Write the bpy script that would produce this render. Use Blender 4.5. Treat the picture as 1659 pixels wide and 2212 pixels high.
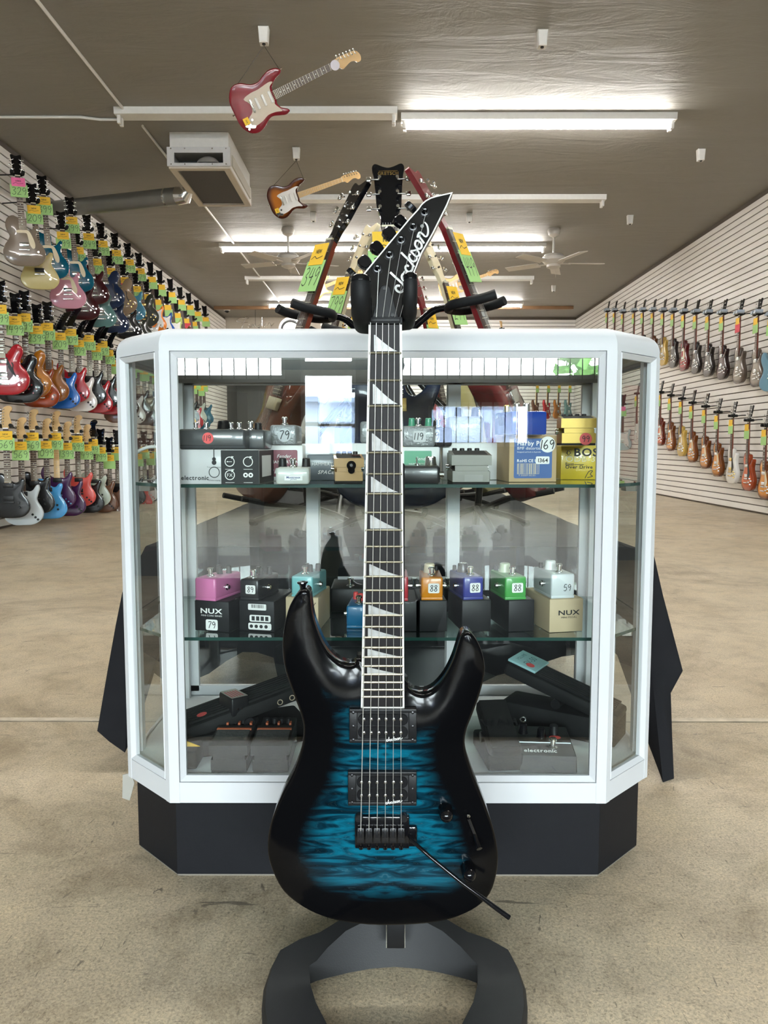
import bpy, math, random
from mathutils import Vector, Matrix, geometry

for _o in list(bpy.data.objects):
    bpy.data.objects.remove(_o)
random.seed(7)
SC = bpy.context.scene
COL = SC.collection
R = math.radians

# ------------------------------------------------------------------ camera
CAM_H = 0.776
TILT = R(5.02)
YAW = R(0.155)
FPX = 1661.0
cam_d = bpy.data.cameras.new('camera')
cam = bpy.data.objects.new('camera', cam_d)
COL.objects.link(cam)
cam.location = (0, 0, CAM_H)
cam.rotation_euler = (R(90) - TILT, 0, YAW)
cam_d.sensor_fit = 'VERTICAL'
cam_d.sensor_height = 36.0
cam_d.lens = FPX / 2212 * 36.0
cam_d.clip_start = 0.02
cam_d.clip_end = 200
SC.camera = cam

# ------------------------------------------------------------------ sky, daylight, exposure
world = bpy.data.worlds.new('overcast_sky')
SC.world = world
world.use_nodes = True
_bg = world.node_tree.nodes['Background']
_bg.inputs[0].default_value = (0.87, 0.94, 1.0, 1)
SKY = 48.0
_bg.inputs[1].default_value = SKY
TUBE = 60.0
SC.view_settings.view_transform = 'Standard'
SC.view_settings.look = 'None'
SC.view_settings.gamma = 1.0
SC.view_settings.use_curve_mapping = False
SC.view_settings.exposure = 0.72
SC.cycles.max_bounces = 9
SC.cycles.diffuse_bounces = 3
SC.cycles.glossy_bounces = 4
SC.cycles.transmission_bounces = 6
SC.cycles.transparent_max_bounces = 16
SC.cycles.caustics_reflective = False
SC.cycles.caustics_refractive = False
SC.cycles.sample_clamp_indirect = 8.0
SC.cycles.use_denoising = True

# a pixel of the photograph turned into a point of the room
_CR = Matrix.Rotation(YAW, 3, 'Z') @ Matrix.Rotation(R(90) - TILT, 3, 'X')
CAMP = Vector((0, 0, CAM_H))
def ray(u, v):
    return _CR @ Vector(((u - 829.5) / FPX, -(v - 1106.0) / FPX, -1.0))
def at(u, v, Y):
    d = ray(u, v); return CAMP + d * (Y / d.y)
def at_z(u, v, z):
    d = ray(u, v); return CAMP + d * ((z - CAM_H) / d.z)
def at_x(u, v, X):
    d = ray(u, v); return CAMP + d * (X / d.x)

# room
XL, XR, YF, YB, ZC = -3.56, 4.19, -6.6, 17.3, 3.575

# windows let daylight in: portals guide the sampling of the sky
def portal(name, x0, x1, z0, z1):
    l = bpy.data.lights.new(name, 'AREA'); l.shape = 'RECTANGLE'
    l.size = x1 - x0; l.size_y = z1 - z0
    l.cycles.is_portal = True
    o = bpy.data.objects.new(name, l); COL.objects.link(o)
    o.location = ((x0 + x1) / 2, YF - 0.12, (z0 + z1) / 2)
    o.rotation_euler = (R(90), 0, 0)       # shines into the shop, towards +Y
    return o
# storefront openings (x0, x1, z0, z1)
OPENINGS = {
    'door': (-1.02, -0.36, 0.62, 2.25),
    'transom_left': (-3.1, -1.2, 1.55, 2.75),
    'transom_right': (0.15, 3.6, 1.55, 2.75),
    'low_right': (0.55, 1.75, 0.75, 1.28),
}
for k, r_ in OPENINGS.items():
    portal('daylight_portal_' + k, *r_)
# ------------------------------------------------------------------ helpers
def tag(o, label=None, cat=None, group=None, kind=None):
    if label: o['label'] = label
    if cat: o['category'] = cat
    if group: o['group'] = group
    if kind: o['kind'] = kind
    return o
def empty(name, loc=(0, 0, 0), M=None, parent=None):
    o = bpy.data.objects.new(name, None); COL.objects.link(o)
    o.empty_display_size = 0.05
    if M is not None: o.matrix_world = M
    else: o.location = loc
    if parent: o.parent = parent
    return o
def inst(me, name, parent=None, color=None, M=None):
    o = bpy.data.objects.new(name, me); COL.objects.link(o)
    if parent: o.parent = parent
    if M is not None: o.matrix_local = M
    if color is not None: o.color = color
    return o
def frame(loc, xdir=(1, 0, 0), zdir=(0, 0, 1)):
    z = Vector(zdir).normalized(); x = Vector(xdir); x = (x - z * x.dot(z)).normalized(); y = z.cross(x)
    M = Matrix((x, y, z)).transposed().to_4x4(); M.translation = Vector(loc); return M
def rotz(loc, a):
    M = Matrix.Rotation(a, 4, 'Z'); M.translation = Vector(loc); return M
def catmull(pts, n=6, closed=True):
    P = [Vector(p) for p in pts]; out = []; N = len(P)
    rng = range(N) if closed else range(N - 1)
    for i in rng:
        if closed: a, b, c, d = P[i - 1], P[i], P[(i + 1) % N], P[(i + 2) % N]
        else: a, b, c, d = P[max(i - 1, 0)], P[i], P[i + 1], P[min(i + 2, N - 1)]
        for k in range(n):
            t = k / n
            out.append(0.5 * ((2 * b) + (c - a) * t + (2 * a - 5 * b + 4 * c - d) * t * t + (3 * b - a - 3 * c + d) * t ** 3))
    if not closed: out.append(P[-1])
    return out
def offset_loop(P, d):
    """closed CCW 2-D loop moved inwards by d (vertex normals)"""
    N = len(P); out = []
    for i in range(N):
        t1 = (P[i] - P[i - 1]).normalized(); t2 = (P[(i + 1) % N] - P[i]).normalized()
        n1 = Vector((-t1.y, t1.x)); n2 = Vector((-t2.y, t2.x)); n = n1 + n2
        if n.length < 1e-6: n = n1.copy()
        n.normalize(); c = max(n.dot(n1), 0.4)
        out.append(P[i] + n * (d / c))
    return out
def edge_dist(p, P):
    best = 1e9; N = len(P)
    for i in range(N):
        a = P[i - 1]; b = P[i]; ab = b - a; L = ab.length_squared
        t = 0 if L < 1e-12 else max(0, min(1, (p - a).dot(ab) / L))
        d = (p - (a + ab * t)).length_squared
        if d < best: best = d
    return math.sqrt(best)
def inside(p, P):
    c = False; N = len(P); j = N - 1
    for i in range(N):
        if (P[i].y > p.y) != (P[j].y > p.y) and p.x < (P[j].x - P[i].x) * (p.y - P[i].y) / (P[j].y - P[i].y) + P[i].x: c = not c
        j = i
    return c

_GLY = {}
def _glyph(ch, bold):
    k = (ch, bold)
    if k not in _GLY:
        cu = bpy.data.curves.new('g', 'FONT'); cu.body = ch; cu.size = 1.0; cu.resolution_u = 3
        if bold: cu.offset = 0.022
        ob = bpy.data.objects.new('g', cu); COL.objects.link(ob)
        dg = bpy.context.evaluated_depsgraph_get()
        me = bpy.data.meshes.new_from_object(ob.evaluated_get(dg))
        vs = [(v.co.x, v.co.y) for v in me.vertices]; fs = [tuple(p.vertices) for p in me.polygons]
        w = max([x for x, _ in vs], default=0.25) + 0.07
        _GLY[k] = (vs, fs, w)
        bpy.data.objects.remove(ob); bpy.data.curves.remove(cu); bpy.data.meshes.remove(me)
    return _GLY[k]
for _c in sorted(set('ABCDEFGHIKLMNOPRSTUVWXYabcdefghiklmnoprstuvwxy0123456789-&+.')):
    _glyph(_c, False); _glyph(_c, True)

# handwritten figures, unit height, about 0.6 wide
HAND = {
 '0': [[(.3, 1), (.08, .75), (.06, .3), (.28, 0), (.5, .25), (.52, .7), (.3, 1)]],
 '1': [[(.3, 1), (.27, .5), (.25, 0)]],
 '2': [[(.08, .78), (.25, 1), (.5, .85), (.42, .5), (.08, .05), (.3, .08), (.58, .04)]],
 '3': [[(.1, .92), (.35, 1), (.5, .8), (.25, .55), (.5, .38), (.48, .1), (.25, 0), (.05, .12)]],
 '4': [[(.18, 1), (.08, .48), (.55, .5)], [(.45, .95), (.38, 0)]],
 '5': [[(.52, 1), (.18, .97), (.12, .55), (.4, .6), (.52, .3), (.35, .02), (.08, .08)]],
 '6': [[(.42, 1), (.15, .6), (.08, .2), (.3, 0), (.5, .2), (.38, .45), (.12, .3)]],
 '7': [[(.05, .95), (.52, .98), (.35, .5), (.22, 0)]],
 '8': [[(.48, .85), (.28, 1), (.1, .8), (.4, .45), (.5, .18), (.28, 0), (.08, .2), (.25, .45), (.5, .85)]],
 '9': [[(.5, .8), (.28, 1), (.08, .75), (.25, .5), (.5, .75), (.48, .4), (.38, 0)]],
}

class MB:
    """collects shapes, links them as ONE mesh object"""
    def __init__(s): s.v = []; s.f = []; s.m = []; s.mi = 0; s.M = Matrix.Identity(4)
    def add(s, vs, fs):
        b = len(s.v); M = s.M
        s.v += [M @ Vector(p) for p in vs]
        for f in fs: s.f.append(tuple(i + b for i in f)); s.m.append(s.mi)
    def box(s, c, d, bev=0.0):
        x, y, z = d[0] / 2, d[1] / 2, d[2] / 2; cx, cy, cz = c
        if bev <= 0:
            s.add([(cx + i * x, cy + j * y, cz + k * z) for i in (-1, 1) for j in (-1, 1) for k in (-1, 1)],
                  [(0, 1, 3, 2), (4, 6, 7, 5), (0, 4, 5, 1), (2, 3, 7, 6), (0, 2, 6, 4), (1, 5, 7, 3)])
        else:
            b = min(bev, x * .95, y * .95, z * .95)
            # rounded vertical edges and chamfered top/bottom
            def ring(ix, iy, r, n=3):
                out = []
                for sx, sy, a0 in ((1, 1, 0), (-1, 1, 90), (-1, -1, 180), (1, -1, 270)):
                    for k in range(n + 1):
                        a = R(a0 + 90 * k / n)
                        out.append((cx + sx * (ix - r) + r * math.cos(a), cy + sy * (iy - r) + r * math.sin(a)))
                return out
            rings = [(ring(x - b, y - b, b * .4), cz - z), (ring(x - b * .3, y - b * .3, b * .8), cz - z + b * .3), (ring(x, y, b), cz - z + b),
                     (ring(x, y, b), cz + z - b), (ring(x - b * .3, y - b * .3, b * .8), cz + z - b * .3), (ring(x - b, y - b, b * .4), cz + z)]
            n = len(rings[0][0]); vs = []; fs = []
            for rg, zz in rings: vs += [(px, py, zz) for px, py in rg]
            for q in range(5):
                for i in range(n):
                    j = (i + 1) % n; fs.append((q * n + i, q * n + j, q * n + n + j, q * n + n + i))
            fs.append(tuple(range(n))[::-1]); fs.append(tuple(range(5 * n, 6 * n)))
            s.add(vs, fs)
    def cyl(s, p0, p1, r0, r1=None, n=16, caps=True):
        if r1 is None: r1 = r0
        p0 = Vector(p0); p1 = Vector(p1); z = (p1 - p0).normalized()
        x = z.orthogonal().normalized(); y = z.cross(x)
        vs = []
        for p, r in ((p0, r0), (p1, r1)):
            for i in range(n):
                a = 2 * math.pi * i / n; vs.append(p + x * (r * math.cos(a)) + y * (r * math.sin(a)))
        fs = [(i, (i + 1) % n, n + (i + 1) % n, n + i) for i in range(n)]
        if caps: fs += [tuple(range(n))[::-1], tuple(range(n, 2 * n))]
        s.add(vs, fs)
    def lathe(s, prof, c=(0, 0, 0), axis=(0, 0, 1), n=16):
        z = Vector(axis).normalized(); x = z.orthogonal().normalized(); y = z.cross(x); c = Vector(c)
        vs = []; fs = []
        for r, h in prof:
            for i in range(n):
                a = 2 * math.pi * i / n; vs.append(c + z * h + x * (r * math.cos(a)) + y * (r * math.sin(a)))
        for k in range(len(prof) - 1):
            for i in range(n):
                j = (i + 1) % n; fs.append((k * n + i, k * n + j, k * n + n + j, k * n + n + i))
        fs.append(tuple(range(n))[::-1]); fs.append(tuple(range((len(prof) - 1) * n, len(prof) * n)))
        s.add(vs, fs)
    def tube(s, pts, r, n=8, closed=False):
        P = [Vector(p) for p in pts]; rr = r if isinstance(r, (list, tuple)) else [r] * len(P)
        vs = []; fs = []; up = None; N = len(P)
        for i, p in enumerate(P):
            a = P[i - 1] if (i > 0 or closed) else P[i]; b = P[(i + 1) % N] if (i < N - 1 or closed) else P[i]
            t = (b - a).normalized()
            if up is None: up = t.orthogonal().normalized()
            up = (up - t * up.dot(t)).normalized(); sd = t.cross(up)
            for k in range(n):
                an = 2 * math.pi * k / n; vs.append(p + up * (rr[i] * math.cos(an)) + sd * (rr[i] * math.sin(an)))
        for q in range(N if closed else N - 1):
            for i in range(n):
                j = (i + 1) % n; w = (q + 1) % N; fs.append((q * n + i, q * n + j, w * n + j, w * n + i))
        if not closed: fs.append(tuple(range(n))[::-1]); fs.append(tuple(range((N - 1) * n, N * n)))
        s.add(vs, fs)
    def prism(s, P, y0, y1, bev=0.0):
        """2-D outline (x, z), CCW seen from -Y; front y0 < back y1"""
        P = [Vector(p) for p in P]; n = len(P)
        rings = [(P, y1), (P, y0)] if bev <= 0 else [(P, y1), (P, y0 + bev), (offset_loop(P, bev), y0)]
        vs = []; fs = []
        for Q, y in rings: vs += [(p.x, y, p.y) for p in Q]
        for q in range(len(rings) - 1):
            for i in range(n):
                j = (i + 1) % n; fs.append((q * n + i, q * n + j, q * n + n + j, q * n + n + i))
        fs.append(tuple(range(n))[::-1]); fs.append(tuple(range((len(rings) - 1) * n, len(rings) * n)))
        s.add(vs, fs)
    def flat(s, P, y):
        s.add([(p[0], y, p[1]) for p in P], [tuple(range(len(P)))])
    def rect(s, x0, z0, x1, z1, y): s.flat([(x0, z0), (x1, z0), (x1, z1), (x0, z1)], y)
    def rrect(s, x0, z0, x1, z1, y, r, n=4):
        P = []
        for cx, cz, a0 in ((x1 - r, z1 - r, 0), (x0 + r, z1 - r, 90), (x0 + r, z0 + r, 180), (x1 - r, z0 + r, 270)):
            for k in range(n + 1):
                a = R(a0 + 90 * k / n); P.append((cx + r * math.cos(a), cz + r * math.sin(a)))
        s.flat(P, y)
    def disc(s, cx, cz, r, y, n=24, r_in=0.0):
        if r_in <= 0: s.flat([(cx + r * math.cos(2 * math.pi * i / n), cz + r * math.sin(2 * math.pi * i / n)) for i in range(n)], y)
        else:
            vs = []; fs = []
            for i in range(n):
                a = 2 * math.pi * i / n
                for q in (r_in, r): vs.append((cx + q * math.cos(a), y, cz + q * math.sin(a)))
            for i in range(n):
                j = (i + 1) % n; fs.append((2 * i, 2 * i + 1, 2 * j + 1, 2 * j))
            s.add(vs, fs)
    def ribbon(s, pts, w, y, n=5, smooth=True, taper=False):
        P = catmull([Vector(p).to_2d() for p in pts], n, False) if (smooth and len(pts) > 2) else [Vector(p).to_2d() for p in pts]
        N = len(P); vs = []; fs = []
        for i in range(N):
            t = (P[min(i + 1, N - 1)] - P[max(i - 1, 0)])
            if t.length < 1e-9: t = Vector((1, 0))
            t.normalize(); nn = Vector((-t.y, t.x))
            ww = w * (0.35 + 0.65 * math.sin(math.pi * (0.12 + 0.76 * i / max(N - 1, 1)))) if taper else w
            for q in (-1, 1):
                p = P[i] + nn * (q * ww / 2); vs.append((p.x, y, p.y))
        for i in range(N - 1): fs.append((2 * i, 2 * i + 2, 2 * i + 3, 2 * i + 1))
        s.add(vs, fs)
    def text(s, t, x, z, size, y, bold=False, align='l', sx=1.0, shear=0.0):
        ws = [(.3 if c == ' ' else _glyph(c, bold)[2]) * size * sx for c in t]
        tot = sum(ws); cx = x - (tot / 2 if align == 'c' else tot if align == 'r' else 0)
        for c, w in zip(t, ws):
            if c != ' ':
                vs, fs, _ = _glyph(c, bold)
                s.add([(cx + (a * sx + b * shear) * size, y, z + b * size) for a, b in vs], fs)
            cx += w
    def hand(s, t, x, z, size, y, w=None, align='c', slant=.08):
        w = w or size * .09; adv = size * .66; cx = x - (adv * len(t) / 2 if align == 'c' else 0)
        for c in t:
            for st in HAND[c]: s.ribbon([(cx + (a + b * slant) * size, z + b * size) for a, b in st], w, y, 4)
            cx += adv * (.7 if c == '1' else 1)
    def build(s, name, mats, parent=None, smooth=35, color=None):
        return inst(s.mesh(name, mats, smooth), name, parent, color)
    def mesh(s, name, mats, smooth=35):
        me = bpy.data.meshes.new(name)
        me.from_pydata([tuple(p) for p in s.v], [], s.f)
        for m in (mats if isinstance(mats, (list, tuple)) else [mats]): me.materials.append(m)
        if any(s.m): me.polygons.foreach_set('material_index', s.m)
        if smooth:
            me.polygons.foreach_set('use_smooth', [True] * len(s.f))
            me.set_sharp_from_angle(angle=R(smooth))
        me.update(); return me

def sweep_loop(mb, poly, prof, close=False):
    """closed CCW plan polygon (x, y); profile of (outward offset, z)"""
    P = [Vector(p) for p in poly]; n = len(P); vs = []; fs = []
    for d, z in prof:
        vs += [(q.x, q.y, z) for q in offset_loop(P, -d)]
    m = len(prof)
    for k in range(m if close else m - 1):
        for i in range(n):
            j = (i + 1) % n; w = (k + 1) % m; fs.append((k * n + i, k * n + j, w * n + j, w * n + i))
    mb.add(vs, fs)

# ------------------------------------------------------------------ materials
MATS = {}
def mat(name, color=(.5, .5, .5), rough=.5, metal=0.0, coat=0.0, spec=.5, var=.06, vscale=30.0, bump=0.0, bscale=200.0, emit=None, es=0.0, objcol=False, sheen=0.0):
    m = bpy.data.materials.new(name); m.use_nodes = True; nt = m.node_tree; b = nt.nodes['Principled BSDF']
    L = nt.links.new
    b.inputs['Roughness'].default_value = rough; b.inputs['Metallic'].default_value = metal
    b.inputs['Coat Weight'].default_value = coat; b.inputs['Coat Roughness'].default_value = .05
    b.inputs['Specular IOR Level'].default_value = spec
    if sheen: b.inputs['Sheen Weight'].default_value = sheen
    tc = nt.nodes.new('ShaderNodeTexCoord')
    src = None
    if objcol:
        oi = nt.nodes.new('ShaderNodeObjectInfo'); src = oi.outputs['Color']
    if var > 0:
        nz = nt.nodes.new('ShaderNodeTexNoise'); nz.inputs['Scale'].default_value = vscale; nz.inputs['Detail'].default_value = 3
        L(tc.outputs['Object'], nz.inputs['Vector'])
        mr = nt.nodes.new('ShaderNodeMapRange'); mr.inputs[3].default_value = 1 - var; mr.inputs[4].default_value = 1 + var
        L(nz.outputs['Fac'], mr.inputs[0])
        mx = nt.nodes.new('ShaderNodeVectorMath'); mx.operation = 'SCALE'
        if src: L(src, mx.inputs[0])
        else: mx.inputs[0].default_value = color[:3]
        L(mr.outputs[0], mx.inputs['Scale']); L(mx.outputs[0], b.inputs['Base Color'])
    else:
        if src: L(src, b.inputs['Base Color'])
        else: b.inputs['Base Color'].default_value = (*color[:3], 1)
    if bump > 0:
        n2 = nt.nodes.new('ShaderNodeTexNoise'); n2.inputs['Scale'].default_value = bscale; n2.inputs['Detail'].default_value = 4
        L(tc.outputs['Object'], n2.inputs['Vector'])
        bp = nt.nodes.new('ShaderNodeBump'); bp.inputs['Strength'].default_value = bump; bp.inputs['Distance'].default_value = .002
        L(n2.outputs['Fac'], bp.inputs['Height']); L(bp.outputs[0], b.inputs['Normal'])
    if emit:
        b.inputs['Emission Color'].default_value = (*emit, 1); b.inputs['Emission Strength'].default_value = es
    MATS[name] = m; return m
def glass_mat(name, tint=(.93, .97, .95), refl=1.0):
    m = bpy.data.materials.new(name); m.use_nodes = True; nt = m.node_tree
    nt.nodes.remove(nt.nodes['Principled BSDF']); out = nt.nodes['Material Output']
    tr = nt.nodes.new('ShaderNodeBsdfTransparent'); tr.inputs[0].default_value = (*tint, 1)
    gl = nt.nodes.new('ShaderNodeBsdfGlossy'); gl.inputs['Roughness'].default_value = 0.0; gl.inputs[0].default_value = (refl, refl, refl, 1)
    L = nt.links.new
    # a sheet seen from either side reflects like the two faces of a pane: 2F / (1 + F)
    ge = nt.nodes.new('ShaderNodeNewGeometry'); io = nt.nodes.new('ShaderNodeMapRange'); io.inputs[3].default_value = 1.5; io.inputs[4].default_value = 1 / 1.5; L(ge.outputs['Backfacing'], io.inputs[0])
    fr = nt.nodes.new('ShaderNodeFresnel'); L(io.outputs[0], fr.inputs[0])
    a1 = nt.nodes.new('ShaderNodeMath'); a1.operation = 'ADD'; a1.inputs[1].default_value = 1.0; L(fr.outputs[0], a1.inputs[0])
    a2 = nt.nodes.new('ShaderNodeMath'); a2.operation = 'DIVIDE'; L(fr.outputs[0], a2.inputs[0]); L(a1.outputs[0], a2.inputs[1])
    a3 = nt.nodes.new('ShaderNodeMath'); a3.operation = 'MULTIPLY'; a3.inputs[1].default_value = 2.0; L(a2.outputs[0], a3.inputs[0])
    mx = nt.nodes.new('ShaderNodeMixShader')
    L(a3.outputs[0], mx.inputs[0]); L(tr.outputs[0], mx.inputs[1]); L(gl.outputs[0], mx.inputs[2]); L(mx.outputs[0], out.inputs[0])
    return m

WHITE_P = mat('white_slat_paint', (.86, .83, .79), .45, var=.05, vscale=4)
MDF = mat('slat_groove', (.10, .08, .062), .8)
BLACK_PL = mat('black_plastic', (.009, .009, .010), .42, spec=.3)
BLACK_MAT = mat('black_matte', (.014, .014, .015), .6, bump=.15, bscale=600)
BLACK_GL = mat('black_gloss', (.004, .004, .005), .1, coat=.2, spec=.35)
RUBBER = mat('black_rubber', (.010, .010, .010), .75, spec=.25, bump=.2, bscale=900)
CHROME = mat('chrome', (.78, .78, .76), .12, metal=1, var=.02)
STEEL = mat('steel_string', (.66, .64, .60), .38, metal=.55, var=.02)
NICKEL = mat('fret_nickel', (.80, .74, .56), .28, metal=1, var=.02)
GOLD = mat('gold_metal', (.78, .55, .20), .22, metal=1, var=.02)
ALU = mat('anodised_aluminium', (.60, .61, .63), .5, metal=.0, spec=.2, var=.04, vscale=8)
WHITE = mat('white_gloss_card', (.80, .80, .79), .4)
WHITE_M = mat('white_enamel', (.78, .77, .74), .35)
CREAM = mat('cream_plastic', (.70, .60, .40), .35)
INK = mat('black_ink', (.01, .01, .012), .6, var=0)
INKW = mat('white_ink', (.82, .82, .80), .5, var=0)
YELLOW = mat('yellow_card', (.85, .52, .03), .65, var=.04)
GREEN = mat('green_card', (.36, .62, .22), .65, var=.04)
PINK = mat('pink_card', (.88, .16, .38), .65)
RED_C = mat('red_card', (.70, .05, .08), .65)
RED_ST = mat('red_sticker', (.75, .08, .08), .5)
GLASS = glass_mat('clear_glass')
GLASS_GR = glass_mat('shelf_glass', (.80, .90, .87))
SOLID = mat('solid_gloss_paint', (.5, .5, .5), .28, coat=.5, objcol=True, var=.02)
CARD = mat('kraft_card', (.50, .36, .20), .7, bump=.1, bscale=300)
MAPLE = mat('maple', (.62, .40, .17), .35, coat=.3, var=.15, vscale=18)
ROSEW = mat('rosewood', (.055, .030, .020), .5, var=.3, vscale=40)
EBONY = mat('dark_fingerboard', (.011, .009, .0095), .5, spec=.2, var=.25, vscale=60)
MAHOG = mat('mahogany', (.16, .035, .018), .3, coat=.4, var=.2, vscale=20)
PEARL = mat('pearl_inlay', (.42, .42, .41), .3, coat=.2, var=.35, vscale=90)

def burst_paint():
    """body paint: object colour, darkened to the rim by the amount in the object colour's alpha"""
    m = bpy.data.materials.new('guitar_paint'); m.use_nodes = True; nt = m.node_tree; b = nt.nodes['Principled BSDF']; L = nt.links.new
    oi = nt.nodes.new('ShaderNodeObjectInfo'); at_ = nt.nodes.new('ShaderNodeAttribute'); at_.attribute_name = 'edge'
    tc = nt.nodes.new('ShaderNodeTexCoord')
    mp = nt.nodes.new('ShaderNodeMapping'); mp.inputs['Scale'].default_value = (9, 1, 40); L(tc.outputs['Object'], mp.inputs[0])
    nz = nt.nodes.new('ShaderNodeTexNoise'); nz.inputs['Scale'].default_value = 1.6; nz.inputs['Detail'].default_value = 3; L(mp.outputs[0], nz.inputs['Vector'])
    mr = nt.nodes.new('ShaderNodeMapRange'); mr.inputs[1].default_value = .68; mr.inputs[2].default_value = .08; mr.interpolation_type = 'SMOOTHSTEP'
    L(at_.outputs['Fac'], mr.inputs[0])
    inv = nt.nodes.new('ShaderNodeMath'); inv.operation = 'SUBTRACT'; inv.inputs[0].default_value = 1; L(oi.outputs['Alpha'], inv.inputs[1])
    mu = nt.nodes.new('ShaderNodeMath'); mu.operation = 'MULTIPLY'; L(mr.outputs[0], mu.inputs[0]); L(inv.outputs[0], mu.inputs[1])
    gr = nt.nodes.new('ShaderNodeMapRange'); gr.inputs[3].default_value = .82; gr.inputs[4].default_value = 1.15; L(nz.outputs['Fac'], gr.inputs[0])
    grm = nt.nodes.new('ShaderNodeMix'); grm.inputs[2].default_value = 1.0; L(inv.outputs[0], grm.inputs[0]); L(gr.outputs[0], grm.inputs[3])
    sc = nt.nodes.new('ShaderNodeVectorMath'); sc.operation = 'SCALE'; L(oi.outputs['Color'], sc.inputs[0]); L(grm.outputs[0], sc.inputs['Scale'])
    dk = nt.nodes.new('ShaderNodeVectorMath'); dk.operation = 'MULTIPLY'; dk.inputs[1].default_value = (.10, .03, .03); L(oi.outputs['Color'], dk.inputs[0])
    mx = nt.nodes.new('ShaderNodeMix'); mx.data_type = 'RGBA'; L(mu.outputs[0], mx.inputs[0]); L(sc.outputs[0], mx.inputs[6]); L(dk.outputs[0], mx.inputs[7])
    L(mx.outputs[2], b.inputs['Base Color'])
    b.inputs['Roughness'].default_value = .2; b.inputs['Coat Weight'].default_value = .35; b.inputs['Coat Roughness'].default_value = .03; b.inputs['Specular IOR Level'].default_value = .25
    return m
PAINT = burst_paint()

def body_mesh(name, P, yf, thick, mats, r=.006, arch=.008, step=.018, ew=.10, reach=.08):
    """solid guitar body from a CCW outline: rounded rim, gently arched front, 'edge' attribute = distance from the rim"""
    P = [Vector(p).to_2d() for p in P]; n = len(P); yb = yf + thick
    rings = [(offset_loop(P, r), yb), (P, yb - r), (P, yf + r), (offset_loop(P, r * .3), yf + r * .3)]
    inner = offset_loop(P, r)
    vs = []; fs = []; ed = []
    for Q, y in rings:
        vs += [(p.x, y, p.y) for p in Q]; ed += [0.0] * n
    for k in range(3):
        for i in range(n):
            j = (i + 1) % n; fs.append((k * n + i, k * n + j, k * n + n + j, k * n + n + i))
    fs.append(tuple(range(n))[::-1])
    pts = [p.copy() for p in inner]; x0 = min(p.x for p in P); x1 = max(p.x for p in P); z0 = min(p.y for p in P); z1 = max(p.y for p in P)
    row = 0; z = z0
    while z < z1:
        x = x0 + (step / 2 if row % 2 else 0)
        while x < x1:
            p = Vector((x, z))
            if inside(p, inner) and edge_dist(p, inner) > step * .45: pts.append(p)
            x += step
        z += step * .87; row += 1
    res = geometry.delaunay_2d_cdt(pts, [(i, (i + 1) % n) for i in range(n)], [], 1, 1e-6)
    base = len(vs)
    for p in res[0]:
        d = edge_dist(p, inner); q = 1 - min(d / reach, 1)
        vs.append((p.x, yf - arch * (1 - q * q), p.y)); ed.append(min((d + r) / ew, 1))
    # outer front ring to inner ring
    near = {}
    for i, p in enumerate(res[0]): near.setdefault((round(p.x, 5), round(p.y, 5)), i)
    idx = [near.get((round(p.x, 5), round(p.y, 5))) for p in inner]
    for i in range(n):
        j = (i + 1) % n
        if idx[i] is not None and idx[j] is not None and idx[i] != idx[j]: fs.append((3 * n + i, 3 * n + j, base + idx[j], base + idx[i]))
    for f in res[2]:
        f = list(f)
        a, b_, c = (res[0][k] for k in f[:3])
        if (b_ - a).cross(c - a) < 0: f.reverse()
        fs.append(tuple(base + k for k in f))
    me = bpy.data.meshes.new(name); me.from_pydata(vs, [], fs)
    for m in mats: me.materials.append(m)
    a = me.attributes.new('edge', 'FLOAT', 'POINT'); a.data.foreach_set('value', ed)
    me.polygons.foreach_set('use_smooth', [True] * len(fs)); me.set_sharp_from_angle(angle=R(50)); me.update()
    return me
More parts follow.
